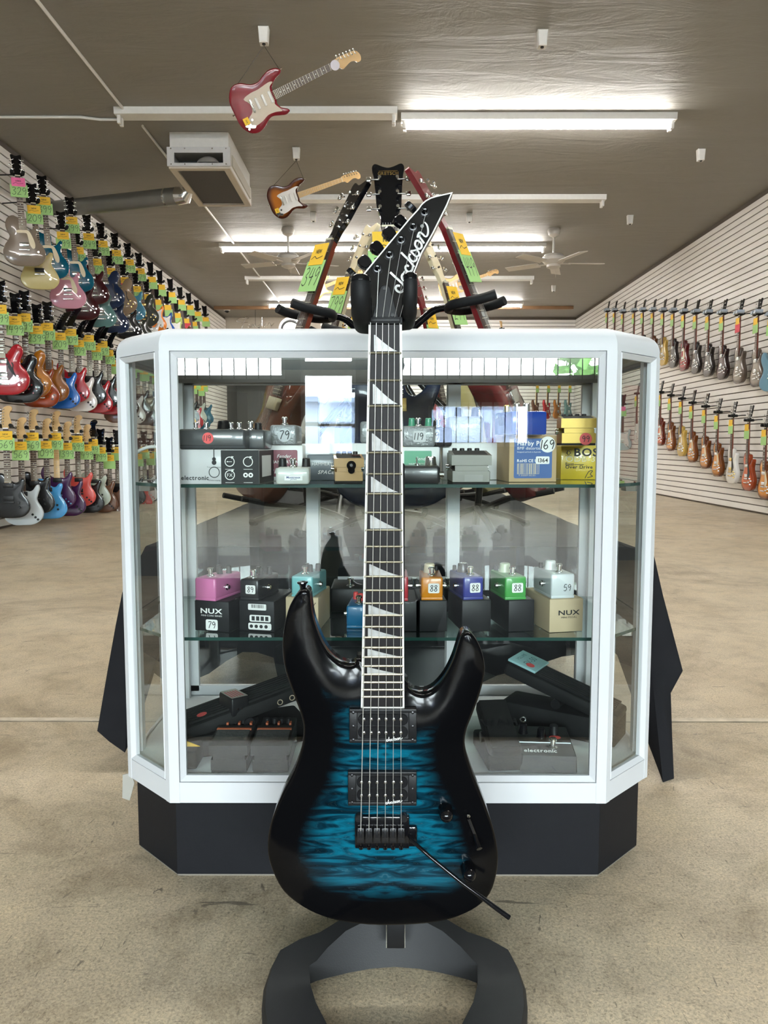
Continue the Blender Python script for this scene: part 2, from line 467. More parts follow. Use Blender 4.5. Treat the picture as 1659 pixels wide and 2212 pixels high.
# ------------------------------------------------------------------ the room
def floor_mat():
    m = bpy.data.materials.new('worn_concrete'); m.use_nodes = True; nt = m.node_tree; b = nt.nodes['Principled BSDF']; L = nt.links.new
    tc = nt.nodes.new('ShaderNodeTexCoord')
    def noise(sc, det=5, rgh=.6, dist=0.0, mapping=None):
        n = nt.nodes.new('ShaderNodeTexNoise'); n.inputs['Scale'].default_value = sc; n.inputs['Detail'].default_value = det; n.inputs['Roughness'].default_value = rgh; n.inputs['Distortion'].default_value = dist
        if mapping:
            mp = nt.nodes.new('ShaderNodeMapping'); mp.inputs['Scale'].default_value = mapping; L(tc.outputs['Object'], mp.inputs[0]); L(mp.outputs[0], n.inputs['Vector'])
        else: L(tc.outputs['Object'], n.inputs['Vector'])
        return n.outputs['Fac']
    def ramp(src, stops):
        r_ = nt.nodes.new('ShaderNodeValToRGB'); L(src, r_.inputs[0]); e = r_.color_ramp.elements
        while len(e) < len(stops): e.new(.5)
        for el, (p, c) in zip(e, stops): el.position = p; el.color = (*c, 1)
        return r_.outputs[0]
    def mix(fac, a, c, mode='MIX'):
        x = nt.nodes.new('ShaderNodeMix'); x.data_type = 'RGBA'; x.blend_type = mode
        if isinstance(fac, float): x.inputs[0].default_value = fac
        else: L(fac, x.inputs[0])
        L(a, x.inputs[6]); L(c, x.inputs[7]); return x.outputs[2]
    big = ramp(noise(.7, 4, .6, .3), [(.30, (.36, .295, .205)), (.5, (.47, .395, .285)), (.72, (.55, .475, .36))])
    mid = ramp(noise(7, 9, .76, .5), [(.34, (.72, .70, .67)), (.50, (1, 1, 1)), (.68, (1.14, 1.12, 1.08))])
    c = mix(1.0, big, mid, 'MULTIPLY')
    grain = ramp(noise(230, 3, .7, .6), [(.30, (.55, .53, .50)), (.5, (1, 1, 1)), (.70, (1.35, 1.33, 1.28))])
    c = mix(1.0, c, grain, 'MULTIPLY')
    pit = ramp(noise(75, 4, .65, 2.0, (1, 2.2, 1)), [(.30, (.38, .35, .30)), (.38, (1, 1, 1))])
    c = mix(1.0, c, pit, 'MULTIPLY')
    smudge = ramp(noise(1.7, 9, .74, .8), [(.40, (1.08, 1.07, 1.05)), (.52, (1, 1, 1)), (.66, (.66, .63, .58))])
    c = mix(1.0, c, smudge, 'MULTIPLY')
    spots = ramp(noise(17, 7, .72, 1.5), [(.655, (0, 0, 0)), (.70, (1, 1, 1))])
    sp = nt.nodes.new('ShaderNodeRGB'); sp.outputs[0].default_value = (.15, .12, .085, 1)
    c = mix(spots, c, sp.outputs[0])
    scr = ramp(noise(9, 4, .6, 1.0, (1, 7, 1)), [(.665, (0, 0, 0)), (.70, (1, 1, 1))])
    scr2 = ramp(noise(7, 5, .6, 4.0, (5, 1, 1)), [(.66, (0, 0, 0)), (.70, (1, 1, 1))])
    s3 = nt.nodes.new('ShaderNodeRGB'); s3.outputs[0].default_value = (.17, .14, .10, 1)
    c = mix(scr2, c, s3.outputs[0])
    s2 = nt.nodes.new('ShaderNodeRGB'); s2.outputs[0].default_value = (.12, .10, .075, 1)
    half = nt.nodes.new('ShaderNodeMath'); half.operation = 'MULTIPLY'; half.inputs[1].default_value = .75; L(scr, half.inputs[0])
    c = mix(half.outputs[0], c, s2.outputs[0])
    L(c, b.inputs['Base Color'])
    rg = nt.nodes.new('ShaderNodeMapRange'); rg.inputs[3].default_value = .22; rg.inputs[4].default_value = .52; L(noise(3, 4), rg.inputs[0]); L(rg.outputs[0], b.inputs['Roughness'])
    bp = nt.nodes.new('ShaderNodeBump'); bp.inputs['Strength'].default_value = .35; bp.inputs['Distance'].default_value = .003; L(noise(90, 5, .7, 1), bp.inputs['Height']); L(bp.outputs[0], b.inputs['Normal'])
    return m
def ceil_mat():
    m = bpy.data.materials.new('textured_plaster'); m.use_nodes = True; nt = m.node_tree; b = nt.nodes['Principled BSDF']; L = nt.links.new
    tc = nt.nodes.new('ShaderNodeTexCoord'); mp = nt.nodes.new('ShaderNodeMapping'); mp.inputs['Scale'].default_value = (.6, 2.2, 1); L(tc.outputs['Object'], mp.inputs[0])
    n = nt.nodes.new('ShaderNodeTexNoise'); n.inputs['Scale'].default_value = 2.0; n.inputs['Detail'].default_value = 8; n.inputs['Roughness'].default_value = .62; n.inputs['Distortion'].default_value = .8; L(mp.outputs[0], n.inputs['Vector'])
    bp = nt.nodes.new('ShaderNodeBump'); bp.inputs['Strength'].default_value = .55; bp.inputs['Distance'].default_value = .03; L(n.outputs['Fac'], bp.inputs['Height']); L(bp.outputs[0], b.inputs['Normal'])
    cr = nt.nodes.new('ShaderNodeValToRGB'); cr.color_ramp.elements[0].color = (.235, .222, .197, 1); cr.color_ramp.elements[1].color = (.265, .251, .224, 1); L(n.outputs['Fac'], cr.inputs[0]); L(cr.outputs[0], b.inputs['Base Color'])
    b.inputs['Roughness'].default_value = .6
    return m
FLOOR = floor_mat(); CEIL = ceil_mat()
GREYW = mat('grey_wall_paint', (.10, .098, .095), .7)
TAN = mat('tan_wall_paint', (.42, .37, .30), .7)
WOOD = mat('brown_wood_trim', (.24, .13, .06), .5, var=.2, vscale=8)

def struct(name, mb, mats, parent=None, smooth=0):
    o = mb.build(name, mats, parent, smooth)
    if parent is None: tag(o, kind='structure')
    return o
b = MB(); b.box(((XL + XR) / 2, (YF + YB) / 2 + .8, -.05), (XR - XL + .3, YB - YF + 2.2, .1)); struct('floor', b, FLOOR)
b = MB(); b.box(((XL + XR) / 2, (YF + YB) / 2 + .8, ZC + .05), (XR - XL + .3, YB - YF + 2.2, .1)); struct('ceiling', b, CEIL)

PITCH = .0762
def slat_wall(name, M, length, z0=.02):
    """wall whose face looks along local -Y; slats run along local X"""
    b = MB(); b.box((0, .04, ZC / 2), (length, .08, ZC)); w = struct(name, b, MDF); w.matrix_world = M
    sl = MB(); sl.prism([(-length / 2, -.0325), (length / 2, -.0325), (length / 2, .0325), (-length / 2, .0325)], -.012, .001, .002)
    me = sl.mesh('slat', WHITE_P, 0)
    k = 0; z = z0 + .035
    while z < ZC - .02:
        inst(me, 'slat', w, None, Matrix.Translation((0, 0, z))); z += PITCH
    return w
YS = 4.6; LEN = YB - YS
Ml = Matrix.Rotation(R(90), 4, 'Z'); Ml.translation = (XL, (YS + YB) / 2, 0)      # local -Y -> +X
slat_wall('wall_left', Ml, LEN)
Mr = Matrix.Rotation(R(-90), 4, 'Z'); Mr.translation = (XR, (YS + YB) / 2, 0)
slat_wall('wall_right', Mr, LEN)
for sx, X in (('left', XL - .04), ('right', XR + .04)):
    b = MB(); b.box((X, (YF + YS) / 2, ZC / 2), (.08, YS - YF, ZC)); struct('wall_%s_front' % sx, b, GREYW)  # unseen wall ends, made dark to cut bounce light on the case corners
XREC = -1.45
Mb = Matrix.Translation(((XREC + XR) / 2, YB, 0)); slat_wall('wall_back', Mb, XR - XREC)
# darker recess at the back left
b = MB(); b.box(((XL + XREC) / 2, YB + 1.25, ZC / 2), (XREC - XL + .1, .1, ZC)); b.box((XREC - .04, YB + .65, ZC / 2), (.08, 1.2, ZC)); b.box((XL - .05, YB + .6, ZC / 2), (.1, 1.3, ZC))
struct('wall_recess', b, GREYW)
b = MB(); b.box(((XL + XREC) / 2, YB + .1, 3.1), (XREC - XL, .2, .95)); struct('trim_1', b, TAN)
# storefront wall with openings
b = MB(); W = .16; yw = YF - W / 2
xs = sorted({XL - .1, XR + .1} | {v for r_ in OPENINGS.values() for v in r_[:2]})
zs = sorted({0, ZC} | {v for r_ in OPENINGS.values() for v in r_[2:]})
for i in range(len(xs) - 1):
    for j in range(len(zs) - 1):
        cx, cz = (xs[i] + xs[i + 1]) / 2, (zs[j] + zs[j + 1]) / 2
        if any(r_[0] < cx < r_[1] and r_[2] < cz < r_[3] for r_ in OPENINGS.values()): continue
        b.box((cx, yw, cz), (xs[i + 1] - xs[i], W, zs[j + 1] - zs[j]))
struct('wall_front', b, GREYW)
for n_, (k, (x0, x1, z0, z1)) in enumerate(OPENINGS.items()):
    nm = 'door_1' if k == 'door' else 'window_%d' % n_
    fr = MB(); t = .05
    fr.box(((x0 + x1) / 2, yw, z0 + t / 2), (x1 - x0, .08, t)); fr.box(((x0 + x1) / 2, yw, z1 - t / 2), (x1 - x0, .08, t))
    fr.box((x0 + t / 2, yw, (z0 + z1) / 2), (t, .08, z1 - z0)); fr.box((x1 - t / 2, yw, (z0 + z1) / 2), (t, .08, z1 - z0))
    if k == 'door': fr.box(((x0 + x1) / 2, yw, .3), (x1 - x0, .09, .6)); fr.box(((x0 + x1) / 2, yw, 1.02), (x1 - x0, .07, .05)); fr.box(((x0 + x1) / 2, yw, 1.68), (x1 - x0, .07, .17))
    w = struct(nm, fr, ALU)
    g = MB(); g.rect(x0, z0, x1, z1, yw); g.build('glass_pane', GLASS, w, 0)
    if k != 'door':
        x = x0 + .14
        bm = MB(); bm.cyl((0, 0, z0), (0, 0, z1), .007, n=6); me = bm.mesh('security_bar', BLACK_PL)
        while x < x1 - .05:
            inst(me, 'security_bar', w, None, Matrix.Translation((x, YF + .03, 0))); x += .145
# the street outside
b = MB(); b.box((0, YF - 12, -.15), (60, 23.6, .1)); struct('sidewalk_outside', b, mat('pale_pavement', (.42, .41, .39), .8))
b = MB(); b.box((-4, YF - 22, 1.2), (18, 3, 2.6)); b.box((-4, YF - 22, 2.5), (18.6, 3.6, .2)); b.box((15, YF - 23, 1.6), (10, 3, 3.4))
struct('building_outside', b, mat('blue_grey_stucco', (.13, .16, .24), .8))
def street_tree(x, y, h, label):
    t = empty('street_tree', (x, y, -.1)); tag(t, label, 'tree', 'trees across the street'); rr = random.Random(int(x * 10))
    b = MB(); b.tube([(0, 0, 0), (.1, 0, h * .3), (0, .1, h * .55)], [.22, .17, .10], 8); b.build('trunk', mat('bark%d' % int(x * 10), (.10, .07, .05), .9), t)
    b = MB()
    for k in range(260):
        a = rr.uniform(0, 6.283); e = rr.uniform(-1, 1); q = rr.uniform(.5, 1) * h * .32; c = Vector((q * math.cos(a) * math.sqrt(1 - e * e), q * math.sin(a) * math.sqrt(1 - e * e), h * .68 + q * e)); s_ = rr.uniform(.15, .35); M3 = Matrix.Rotation(rr.uniform(0, 6), 3, (rr.random(), rr.random(), rr.random() + .01))
        b.add([c + M3 @ Vector((i * s_, j * s_, 0)) for i, j in ((-1, -.5), (1, -.5), (1, .5), (-1, .5))], [(0, 1, 2, 3)])
    o = b.build('foliage', mat('leaf%d' % int(x * 10), (.10, .22, .05), .6), t, 0); o['kind'] = 'stuff'
for a_ in ((7.5, YF - 17, 6.0, 'leafy street tree right of the shop door, seen only reflected'), (-9.5, YF - 17, 6.0, 'leafy street tree left of the shop door, seen only reflected'), (13.5, YF - 18, 7.0, 'tall leafy street tree farthest right outside, seen only reflected')): street_tree(*a_)
b = MB(); b.box((-.1, -.55, .004), (2.2, 2.4, .008), .003); o = b.build('added_dark_mat', mat('dark_mat', (.018, .018, .020), .9, spec=.1, bump=.4, bscale=300)); tag(o, 'added dark mat on the floor out of view, darkening the case glass reflection', 'mat')  # unseen mat added to darken the floor mirrored in the case glass
# joint across the slab
b = MB(); b.box((.3, 2.115, .0008), (7.4, .024, .0018)); struct('trim_2', b, mat('joint_filler', (.50, .43, .33), .6, var=.5, vscale=25))
b = MB(); b.box((.3, 2.099, .0006), (7.4, .006, .0014)); struct('trim_3', b, mat('joint_dark_edge', (.17, .14, .10), .9, var=.9, vscale=14))  # narrow mottled dark line along the near side of the filler
# low edge strip under the slat walls and wood strip across the ceiling
b = MB(); b.box((0.15, 15.95, ZC - .03), (7.3, .09, .06)); struct('trim_4', b, WOOD)

# ------------------------------------------------------------------ ceiling fittings
TUBE_LIT = mat('lit_fluorescent_tube', (1, 1, 1), .4, emit=(1.0, .97, .92), es=TUBE, var=0)
def strip_fixture(x0, x1, y, lit, label):
    L_ = x1 - x0; xc = (x0 + x1) / 2
    t = empty('fluorescent_fixture', (xc, y, ZC)); tag(t, label, 'light fixture', 'fluorescent strip lights on the ceiling')
    h = MB(); h.prism([(-.07, -.055), (.07, -.055), (.075, 0), (-.075, 0)], -L_ / 2, L_ / 2)
    o = h.build('housing', WHITE_M, t, 20); o.matrix_local = Matrix.Rotation(R(90), 4, 'Z')
    for sx in (-1, 1):
        s_ = MB(); s_.box((sx * (L_ / 2 - .03), -.03, -.085), (.03, .035, .07), .006); s_.box((sx * (L_ / 2 - .03), .03, -.085), (.03, .035, .07), .006); s_.build('socket', WHITE_M, t)
    if lit:
        for sy in (-1, 1):
            c = MB(); c.cyl((-L_ / 2 + .05, sy * .03, -.078), (L_ / 2 - .05, sy * .03, -.078), .019, n=12); c.build('tube', TUBE_LIT, t)
def fx(u0, u1, v, lit, label, Y=None):
    zt = ZC - .09; p0 = at_z(u0, v, zt) if Y is None else at(u0, v, Y); p1 = at_z(u1, v, zt) if Y is None else at(u1, v, Y)
    y = (p0.y + p1.y) / 2; strip_fixture(p0.x, p1.x, y, lit, label); return y
fx(866, 1456, 274, True, 'lit double-tube strip light in the first ceiling row, above the red guitar headstock')
fx(252, 858, 262, False, 'unlit white strip fixture with bare sockets, left of the nearest lit strip light')
y_ = at_z(900, 436, ZC - .06).y
xa, xb = at_z(600, 436, ZC - .06).x, at_z(1306, 436, ZC - .06).x
strip_fixture(xa, (xa + xb) / 2 - .01, y_, False, 'left half of the unlit white strip in the second ceiling row')
strip_fixture((xa + xb) / 2 + .01, xb, y_, False, 'right half of the unlit white strip in the second ceiling row')
y_ = at_z(900, 541, ZC - .09).y; xa, xb = at_z(475, 541, ZC - .09).x, at_z(1178, 541, ZC - .09).x
strip_fixture(xa, (xa + xb) / 2 - .01, y_, True, 'lit strip light in the third ceiling row beside the left ceiling fan')
strip_fixture((xa + xb) / 2 + .01, xb, y_, True, 'lit strip light in the third ceiling row beside the right ceiling fan')
y_ = at_z(900, 606, ZC - .06).y; xa, xb = at_z(530, 606, ZC - .06).x, at_z(1152, 606, ZC - .06).x
strip_fixture(xa, (xa + xb) / 2 - .01, y_, False, 'left half of the unlit strip in the fourth ceiling row')
strip_fixture((xa + xb) / 2 + .01, xb, y_, False, 'right half of the unlit strip in the fourth ceiling row')
y_ = at_z(900, 662, ZC - .09).y; xa, xb = at_z(578, 662, ZC - .09).x, at_z(1130, 662, ZC - .09).x
strip_fixture(xa, (xa + xb) / 2 - .01, y_, True, 'left lit strip light in the farthest ceiling row')
strip_fixture((xa + xb) / 2 + .01, xb, y_, True, 'right lit strip light in the farthest ceiling row')
# rows above and behind the photographer
strip_fixture(-2.3, .1, -1.6, False, 'unlit strip fixture above the shop entrance')
strip_fixture(.14, 2.54, -1.6, False, 'second unlit strip fixture above the shop entrance')
strip_fixture(-2.3, .1, 2.6, True, 'left lit strip light above the display case')
strip_fixture(.14, 2.54, 2.6, True, 'right lit strip light above the display case')

# conduits running along the ceiling
def conduit(name, pts, label, r=.012):
    b = MB(); b.tube(pts, r, 8); o = b.build(name, WHITE_M); tag(o, label, 'conduit', 'thin conduits on the ceiling'); return o
zc = ZC - .012
pA = at_z(275, 246, zc); conduit('ceiling_conduit', [(pA.x - .02, 3.0, zc), (pA.x, pA.y, zc)], 'thin painted conduit running from the top edge to the unlit fixture')
pB0, pB1 = at_z(-60, 253, zc), at_z(254, 258, zc); conduit('ceiling_conduit', [pB0, (pB1.x - .3, pB0.y, zc), (pB1.x - .15, pB1.y, zc), pB1], 'thin painted conduit running across from the left wall to the unlit fixture')
pC0, pC1 = at_z(308, 272, zc), at_z(680, 790, zc); conduit('ceiling_conduit', [(pC0.x, pC0.y, zc), (pC0.x + .05, 17.2, zc)], 'thin painted conduit running behind the air unit to the back')

# air handling unit hung under the ceiling
p = at_z(358, 284, ZC); q = at_z(495, 284, ZC)
ux0, ux1, uy0 = p.x + .02, q.x, p.y; uz = at(426, 360, uy0).z; uy1 = at_z(410, 443, uz).y
UC = ((ux0 + ux1) / 2, uy0, ZC); hw = (ux1 - ux0) / 2
GRILLE = mat('dark_grille', (.055, .052, .05), .7, bump=.4, bscale=90)
unit = empty('air_handling_unit', UC); tag(unit, 'white box-shaped air unit under the ceiling with open front slot and dark underside grille', 'air unit')
hz = ZC - uz
b = MB(); b.box((0, (uy1 - uy0) / 2, -.07), (2 * hw - .02, uy1 - uy0 - .02, .14)); b.build('upper_casing', WHITE_M, unit, 0)
b = MB(); L_ = uy1 - uy0
for sx in (-1, 1): b.box((sx * (hw - .01), L_ / 2, -(hz + .14) / 2), (.02, L_, hz - .14))
b.box((0, L_ - .01, -(hz + .14) / 2), (2 * hw - .04, .02, hz - .14)); b.box((0, L_ / 2, -.15), (2 * hw - .04, L_ - .02, .02))
b.build('lower_casing', WHITE_M, unit, 0)
b = MB(); s0 = hw * .8; za, zb = -.14 - (hz - .14) * .30, -.14 - (hz - .14) * .84
b.box((0, -.01, (-.14 + za) / 2), (2 * hw + .02, .02, -.14 - za)); b.box((0, -.01, (zb - hz) / 2), (2 * hw + .02, .02, zb + hz))
for sx in (-1, 1): b.box((sx * (hw + .01 + s0) / 2, -.01, (za + zb) / 2), (hw + .01 - s0, .02, za - zb))
fl = b.build('front_flange', mat('galvanised_white', (.66, .66, .66), .35, metal=.2), unit, 0)
for px_ in (-.9, -.45, 0.45, .9):
    for pz in (-.155, -hz + .015):
        s_ = MB(); s_.cyl((px_ * hw, -.024, pz), (px_ * hw, -.019, pz), .006, n=8); s_.build('screw', CHROME, fl)
b = MB(); b.box((0, .2, (za + zb) / 2), (2 * s0, .02, za - zb)); b.build('slot_interior', BLACK_MAT, unit, 0)
b = MB()
pts = []
aa = [(.07 + .105 * math.cos(math.pi * k / 14), zb + .001 + .075 * math.sin(math.pi * k / 14)) for k in range(15)]; b.prism(aa, .015, .18, .02); b.build('foil_duct_end', mat('crumpled_foil', (.75, .75, .75), .35, metal=.8, bump=1, bscale=60), unit, 80)
b = MB(); b.box((-hw + .03, L_ / 2, -hz - .008), (.06, L_, .016)); b.box((hw - .03, L_ / 2, -hz - .008), (.06, L_, .016)); b.box((0, .03, -hz - .008), (2 * hw - .12, .06, .016)); b.box((0, L_ - .03, -hz - .008), (2 * hw - .12, .06, .016))
b.build('bottom_frame', mat('beige_enamel', (.55, .50, .42), .45), unit, 0)
b = MB(); b.box((0, L_ / 2, -hz + .004), (2 * hw - .1, L_ - .1, .01)); b.build('return_grille', GRILLE, unit, 0)
b = MB(); b.box((hw + .006, L_ * .5, -.14 - (hz - .14) / 2), (.012, L_ * .84, (hz - .14) * .6)); b.build('side_panel', mat('beige_panel', (.50, .47, .40), .5), unit, 0)
# round duct from the unit to the left wall
pd0 = at(388, 423, uy0 + .75); pd1 = at_x(118, 452, XL + .02)
duct = MB(); duct.tube([pd1, pd0], .085, 24); d_ = duct.build('ventilation_duct', mat('dull_galvanised', (.30, .30, .28), .35, metal=.8, var=.15, vscale=6)); tag(d_, 'long round grey metal duct from the left wall to the air unit', 'duct')
b = MB(); dv = (pd0 - pd1).normalized(); b.tube([pd0 - dv * .02, pd0 + dv * .06, pd0 + dv * .11 + Vector((0, 0, .05))], [.088, .084, .05], 20); b.build('end_cap', CHROME, d_)
b = MB(); b.tube([pd0 - dv * .16, pd0 - dv * .14], .088, 24); b.build('foil_band', CHROME, d_)

# hook blocks on the ceiling
def hook_block(u, v, label):
    p = at_z(u, v, ZC - .06); t = empty('ceiling_hook_block', (p.x, p.y, ZC)); tag(t, label, 'hook block', 'white hook blocks on the ceiling')
    b = MB(); b.prism([(-.028, -.105), (.028, -.105), (.036, 0), (-.036, 0)], -.03, .03, .006); b.build('block', WHITE_M, t, 30)
    b = MB(); b.cyl((0, -.005, -.112), (0, -.005, -.1), .012, n=10); b.build('socket_hole', BLACK_PL, t); return p
hk1 = hook_block(570, 80, 'white hook block above the red hanging guitar')
hook_block(1171, 87, 'white hook block near the top edge, right of centre')
hk2 = hook_block(640, 334, 'white hook block above the sunburst hanging guitar')
hook_block(1514, 337, 'white hook block right of the nearest lit strip light')
hook_block(1361, 476, 'white hook block right of the second row unlit strip')
hook_block(677, 470, 'small white hook block left of the tall black guitar headstock')
hook_block(1014, 472, 'small white hook block behind the red guitar neck')
hk4 = hook_block(982, 562, 'small white hook block between the two ceiling fans')
hk3 = hook_block(701, 565, 'small white hook block beside the left ceiling fan')
hook_block(1196, 624, 'far small white hook block under the right ceiling fan')

# ceiling fans
FANW = mat('fan_white', (.55, .52, .47), .4)
def fan(u, v, a0, label):
    p = at_z(u, v, ZC); t = empty('ceiling_fan', (p.x, p.y, ZC)); tag(t, label, 'ceiling fan', 'ceiling fans')
    b = MB(); b.lathe([(.075, 0), (.085, -.03), (.07, -.08), (.02, -.11), (.016, -.11)], n=20); b.build('canopy', FANW, t)
    b = MB(); b.cyl((0, 0, -.10), (0, 0, -.33), .013, n=10); b.build('down_rod', FANW, t)
    b = MB(); b.lathe([(.03, -.32), (.11, -.33), (.15, -.37), (.15, -.41), (.11, -.45), (.09, -.46), (.09, -.49), (.05, -.51), (.02, -.52)], n=24); b.build('motor_housing', FANW, t)
    for k in range(5):
        a = a0 + k * 2 * math.pi / 5; Mx = Matrix.Rotation(a, 4, 'Z')
        b = MB(); b.M = Mx @ Matrix.Translation((0, 0, -.44)) @ Matrix.Rotation(R(10), 4, 'X')
        b.prism([(.2, -.004), (.66, -.004), (.66, .004), (.2, .004)], -.065, .065, 0); bl = b.build('blade', FANW, t, 0)
        b = MB(); b.M = Mx; b.box((.16, 0, -.445), (.14, .03, .008)); b.build('blade_bracket', FANW, bl, 0)
    b = MB(); b.cyl((.03, 0, -.5), (.03, 0, -.62), .002, n=5); b.build('pull_chain', FANW, t)
fan(622, 492, .3, 'white ceiling fan left of centre, in front of a lit strip light')
fan(1197, 494, .05, 'white ceiling fan right of centre at the end of a lit strip light')
# security camera
p = at_z(490, 664, ZC); t = empty('dome_camera', (p.x, p.y, ZC)); tag(t, 'tiny white dome security camera on the far ceiling, left', 'camera')
b = MB(); b.lathe([(.07, 0), (.07, -.05), (.05, -.07)], n=16); b.build('mount', WHITE_M, t); b = MB(); b.lathe([(.05, -.06), (.045, -.09), (.02, -.11)], n=16); b.build('dome', BLACK_GL, t)
# ------------------------------------------------------------------ guitars that hang on the walls
def mir(right):   # mirrored half outline, right half from bottom to top
    return right + [(-x, z) for x, z in reversed(right) if abs(x) > 1e-6]
OUT = {
 'single': [(0, 0), (.09, .006), (.15, .045), (.172, .11), (.155, .17), (.120, .222), (.108, .262), (.120, .300), (.130, .332), (.122, .355), (.103, .350), (.078, .318), (.052, .308), (.034, .33), (.032, .40),
            (-.034, .415), (-.07, .428), (-.11, .408), (-.133, .36), (-.128, .305), (-.108, .258), (-.122, .218), (-.156, .168), (-.172, .11), (-.15, .045), (-.09, .006)],
 'hollow': mir([(0, 0), (.11, .010), (.182, .065), (.203, .14), (.18, .205), (.142, .25), (.132, .282), (.145, .32), (.158, .362), (.150, .405), (.118, .425), (.078, .405), (.052, .365), (.033, .345)]),
 'double': [(0, 0), (.08, .006), (.142, .045), (.162, .10), (.15, .15), (.118, .205), (.112, .24), (.126, .285), (.138, .325), (.130, .358), (.110, .352), (.085, .315), (.055, .300), (.03, .305),
            (-.03, .305), (-.06, .32), (-.085, .355), (-.102, .402), (-.122, .412), (-.143, .385), (-.150, .335), (-.135, .285), (-.115, .235), (-.125, .18), (-.158, .12), (-.155, .055), (-.09, .006)],
 'tele': [(0, 0), (.1, .008), (.152, .05), (.165, .1), (.145, .16), (.112, .215), (.112, .25), (.128, .3), (.126, .332), (.1, .335), (.07, .305), (.03, .31),
          (-.03, .37), (-.07, .385), (-.12, .37), (-.138, .325), (-.12, .27), (-.112, .23), (-.135, .175), (-.163, .11), (-.152, .05), (-.1, .008)],
}
HEAD = {
 'open': mir([(.021, -.002), (.023, .03), (.033, .06), (.036, .10), (.040, .15), (.0445, .178), (.036, .190), (.016, .182), (0, .178)]),
 'six': [(-.021, 0), (.021, 0), (.026, .025), (.046, .045), (.040, .07), (.027, .115), (.034, .145), (.048, .160), (.047, .185), (.025, .196), (-.002, .19), (-.024, .165), (-.030, .09), (-.030, .03)],
 'point': [(-.021, 0), (.021, 0), (.034, .04), (.068, .13), (.108, .195), (.060, .188), (.022, .160), (-.040, .035), (-.034, .018)],
}
BOT = -.628 - .135
_ME = {}
def cached(key, fn):
    if key not in _ME: _ME[key] = fn()
    return _ME[key]
def g_body(k):
    th = .055 if k == 'hollow' else .044
    return cached('body_' + k, lambda: body_mesh('body', [(p.x, p.y + BOT) for p in catmull(OUT[k], 4)], .010, th, [PAINT], arch=.010 if k in ('single', 'hollow') else .003))
def g_neck(m):
    def f():
        b = MB(); P = [(-.5, .0), (-.42, -.7), (0, -1.0), (.42, -.7), (.5, .0)]; vs = []; fs = []
        for z, w, d in ((.01, .042, .020), (-.36, .054, .022), (-.46, .056, .03)):
            vs += [(x * w, .002 - y * d, z) for x, y in P]
        for q in range(2):
            for i in range(5): fs.append((q * 5 + i, q * 5 + (i + 1) % 5, q * 5 + 5 + (i + 1) % 5, q * 5 + 5 + i))
        fs += [tuple(range(5)), tuple(range(10, 15))]; b.add(vs, fs); return b.mesh('neck', m)
    return cached('neck_' + m.name, f)
def fret_z(k, L_=.628): return -L_ * (1 - 2 ** (-k / 12))
def g_board(m, inlay):
    def f():
        b = MB(); zf = fret_z(22) - .006
        b.add([(x, y, z) for y in (-.004, .003) for x, z in ((-.021, 0), (.021, 0), (.028, zf), (-.028, zf))], [(0, 3, 2, 1), (4, 5, 6, 7), (0, 1, 5, 4), (1, 2, 6, 5), (2, 3, 7, 6), (3, 0, 4, 7)])
        return b.mesh('fretboard', m, 0)
    return cached('board_' + m.name + inlay, f)
def g_frets():
    def f():
        b = MB()
        for k in range(1, 23):
            z = fret_z(k); w = .021 + .007 * (-z / .46); b.box((0, -.0045, z), (2 * w, .0016, .0014))
        b.box((0, -.003, .002), (.042, .006, .005)); return b.mesh('frets', NICKEL, 0)
    return cached('frets', f)
def g_inlays(kind):
    def f():
        b = MB()
        for k in (3, 5, 7, 9, 12, 15, 17, 19):
            z = (fret_z(k) + fret_z(k - 1)) / 2; h = (fret_z(k - 1) - fret_z(k)) * .55
            if kind == 'block': b.rect(-.015, z - h / 2, .015, z + h / 2, -.0046)
            else: b.disc(0, z, .0035, -.0046, 10)
        return b.mesh('inlays', PEARL, 0)
    return cached('inlay_' + kind, f)
def g_head(k, m):
    def f():
        b = MB(); b.M = Matrix.Rotation(R(-9), 4, 'X'); b.prism([(p.x, p.y) for p in catmull(HEAD[k], 3)], .0, .014, .0015); return b.mesh('headstock', m)
    return cached('head_' + k + m.name, f)
TUN = {'open': [(s * .024, z, s) for s in (-1, 1) for z in (.055, .095, .135)], 'six': [(-.016 + .02 * i * .1, .035 + .025 * i, -1) for i in range(6)], 'point': [(-.026 + .013 * i, .045 + .022 * i, -1) for i in range(6)]}
def g_tuner(k, side, m):
    def f():
        b = MB(); b.M = Matrix.Rotation(R(-9), 4, 'X')
        b.cyl((0, -.006, 0), (0, .0, 0), .0045, n=10); w = .024 if k == 'open' else .022
        b.cyl((0, .008, 0), (side * w, .008, 0), .002, n=6); b.box((side * (w + .006), .008, 0), (.014, .008, .013), .003); return b.mesh('tuner', m)
    return cached('tuner_%s%d%s' % (k, side, m.name), f)
def g_box(key, c, d, m, bev=.0015):
    def f():
        b = MB(); b.box(c, d, bev); return b.mesh(key, m)
    return cached(key + str(c) + str(d) + m.name, f)
def g_knob(m):
    def f():
        b = MB(); b.lathe([(.011, 0), (.010, .012), (.008, .016)], (0, 0, 0), (0, -1, 0), 14); return b.mesh('knob', m)
    return cached('knob' + m.name, f)
def g_guard(key, pts, m, y):
    def f():
        b = MB(); b.prism([(p.x, p.y + BOT) for p in catmull(pts, 3)], y - .003, y, .0006); return b.mesh('pickguard', m)
    return cached('guard' + key + m.name, f)
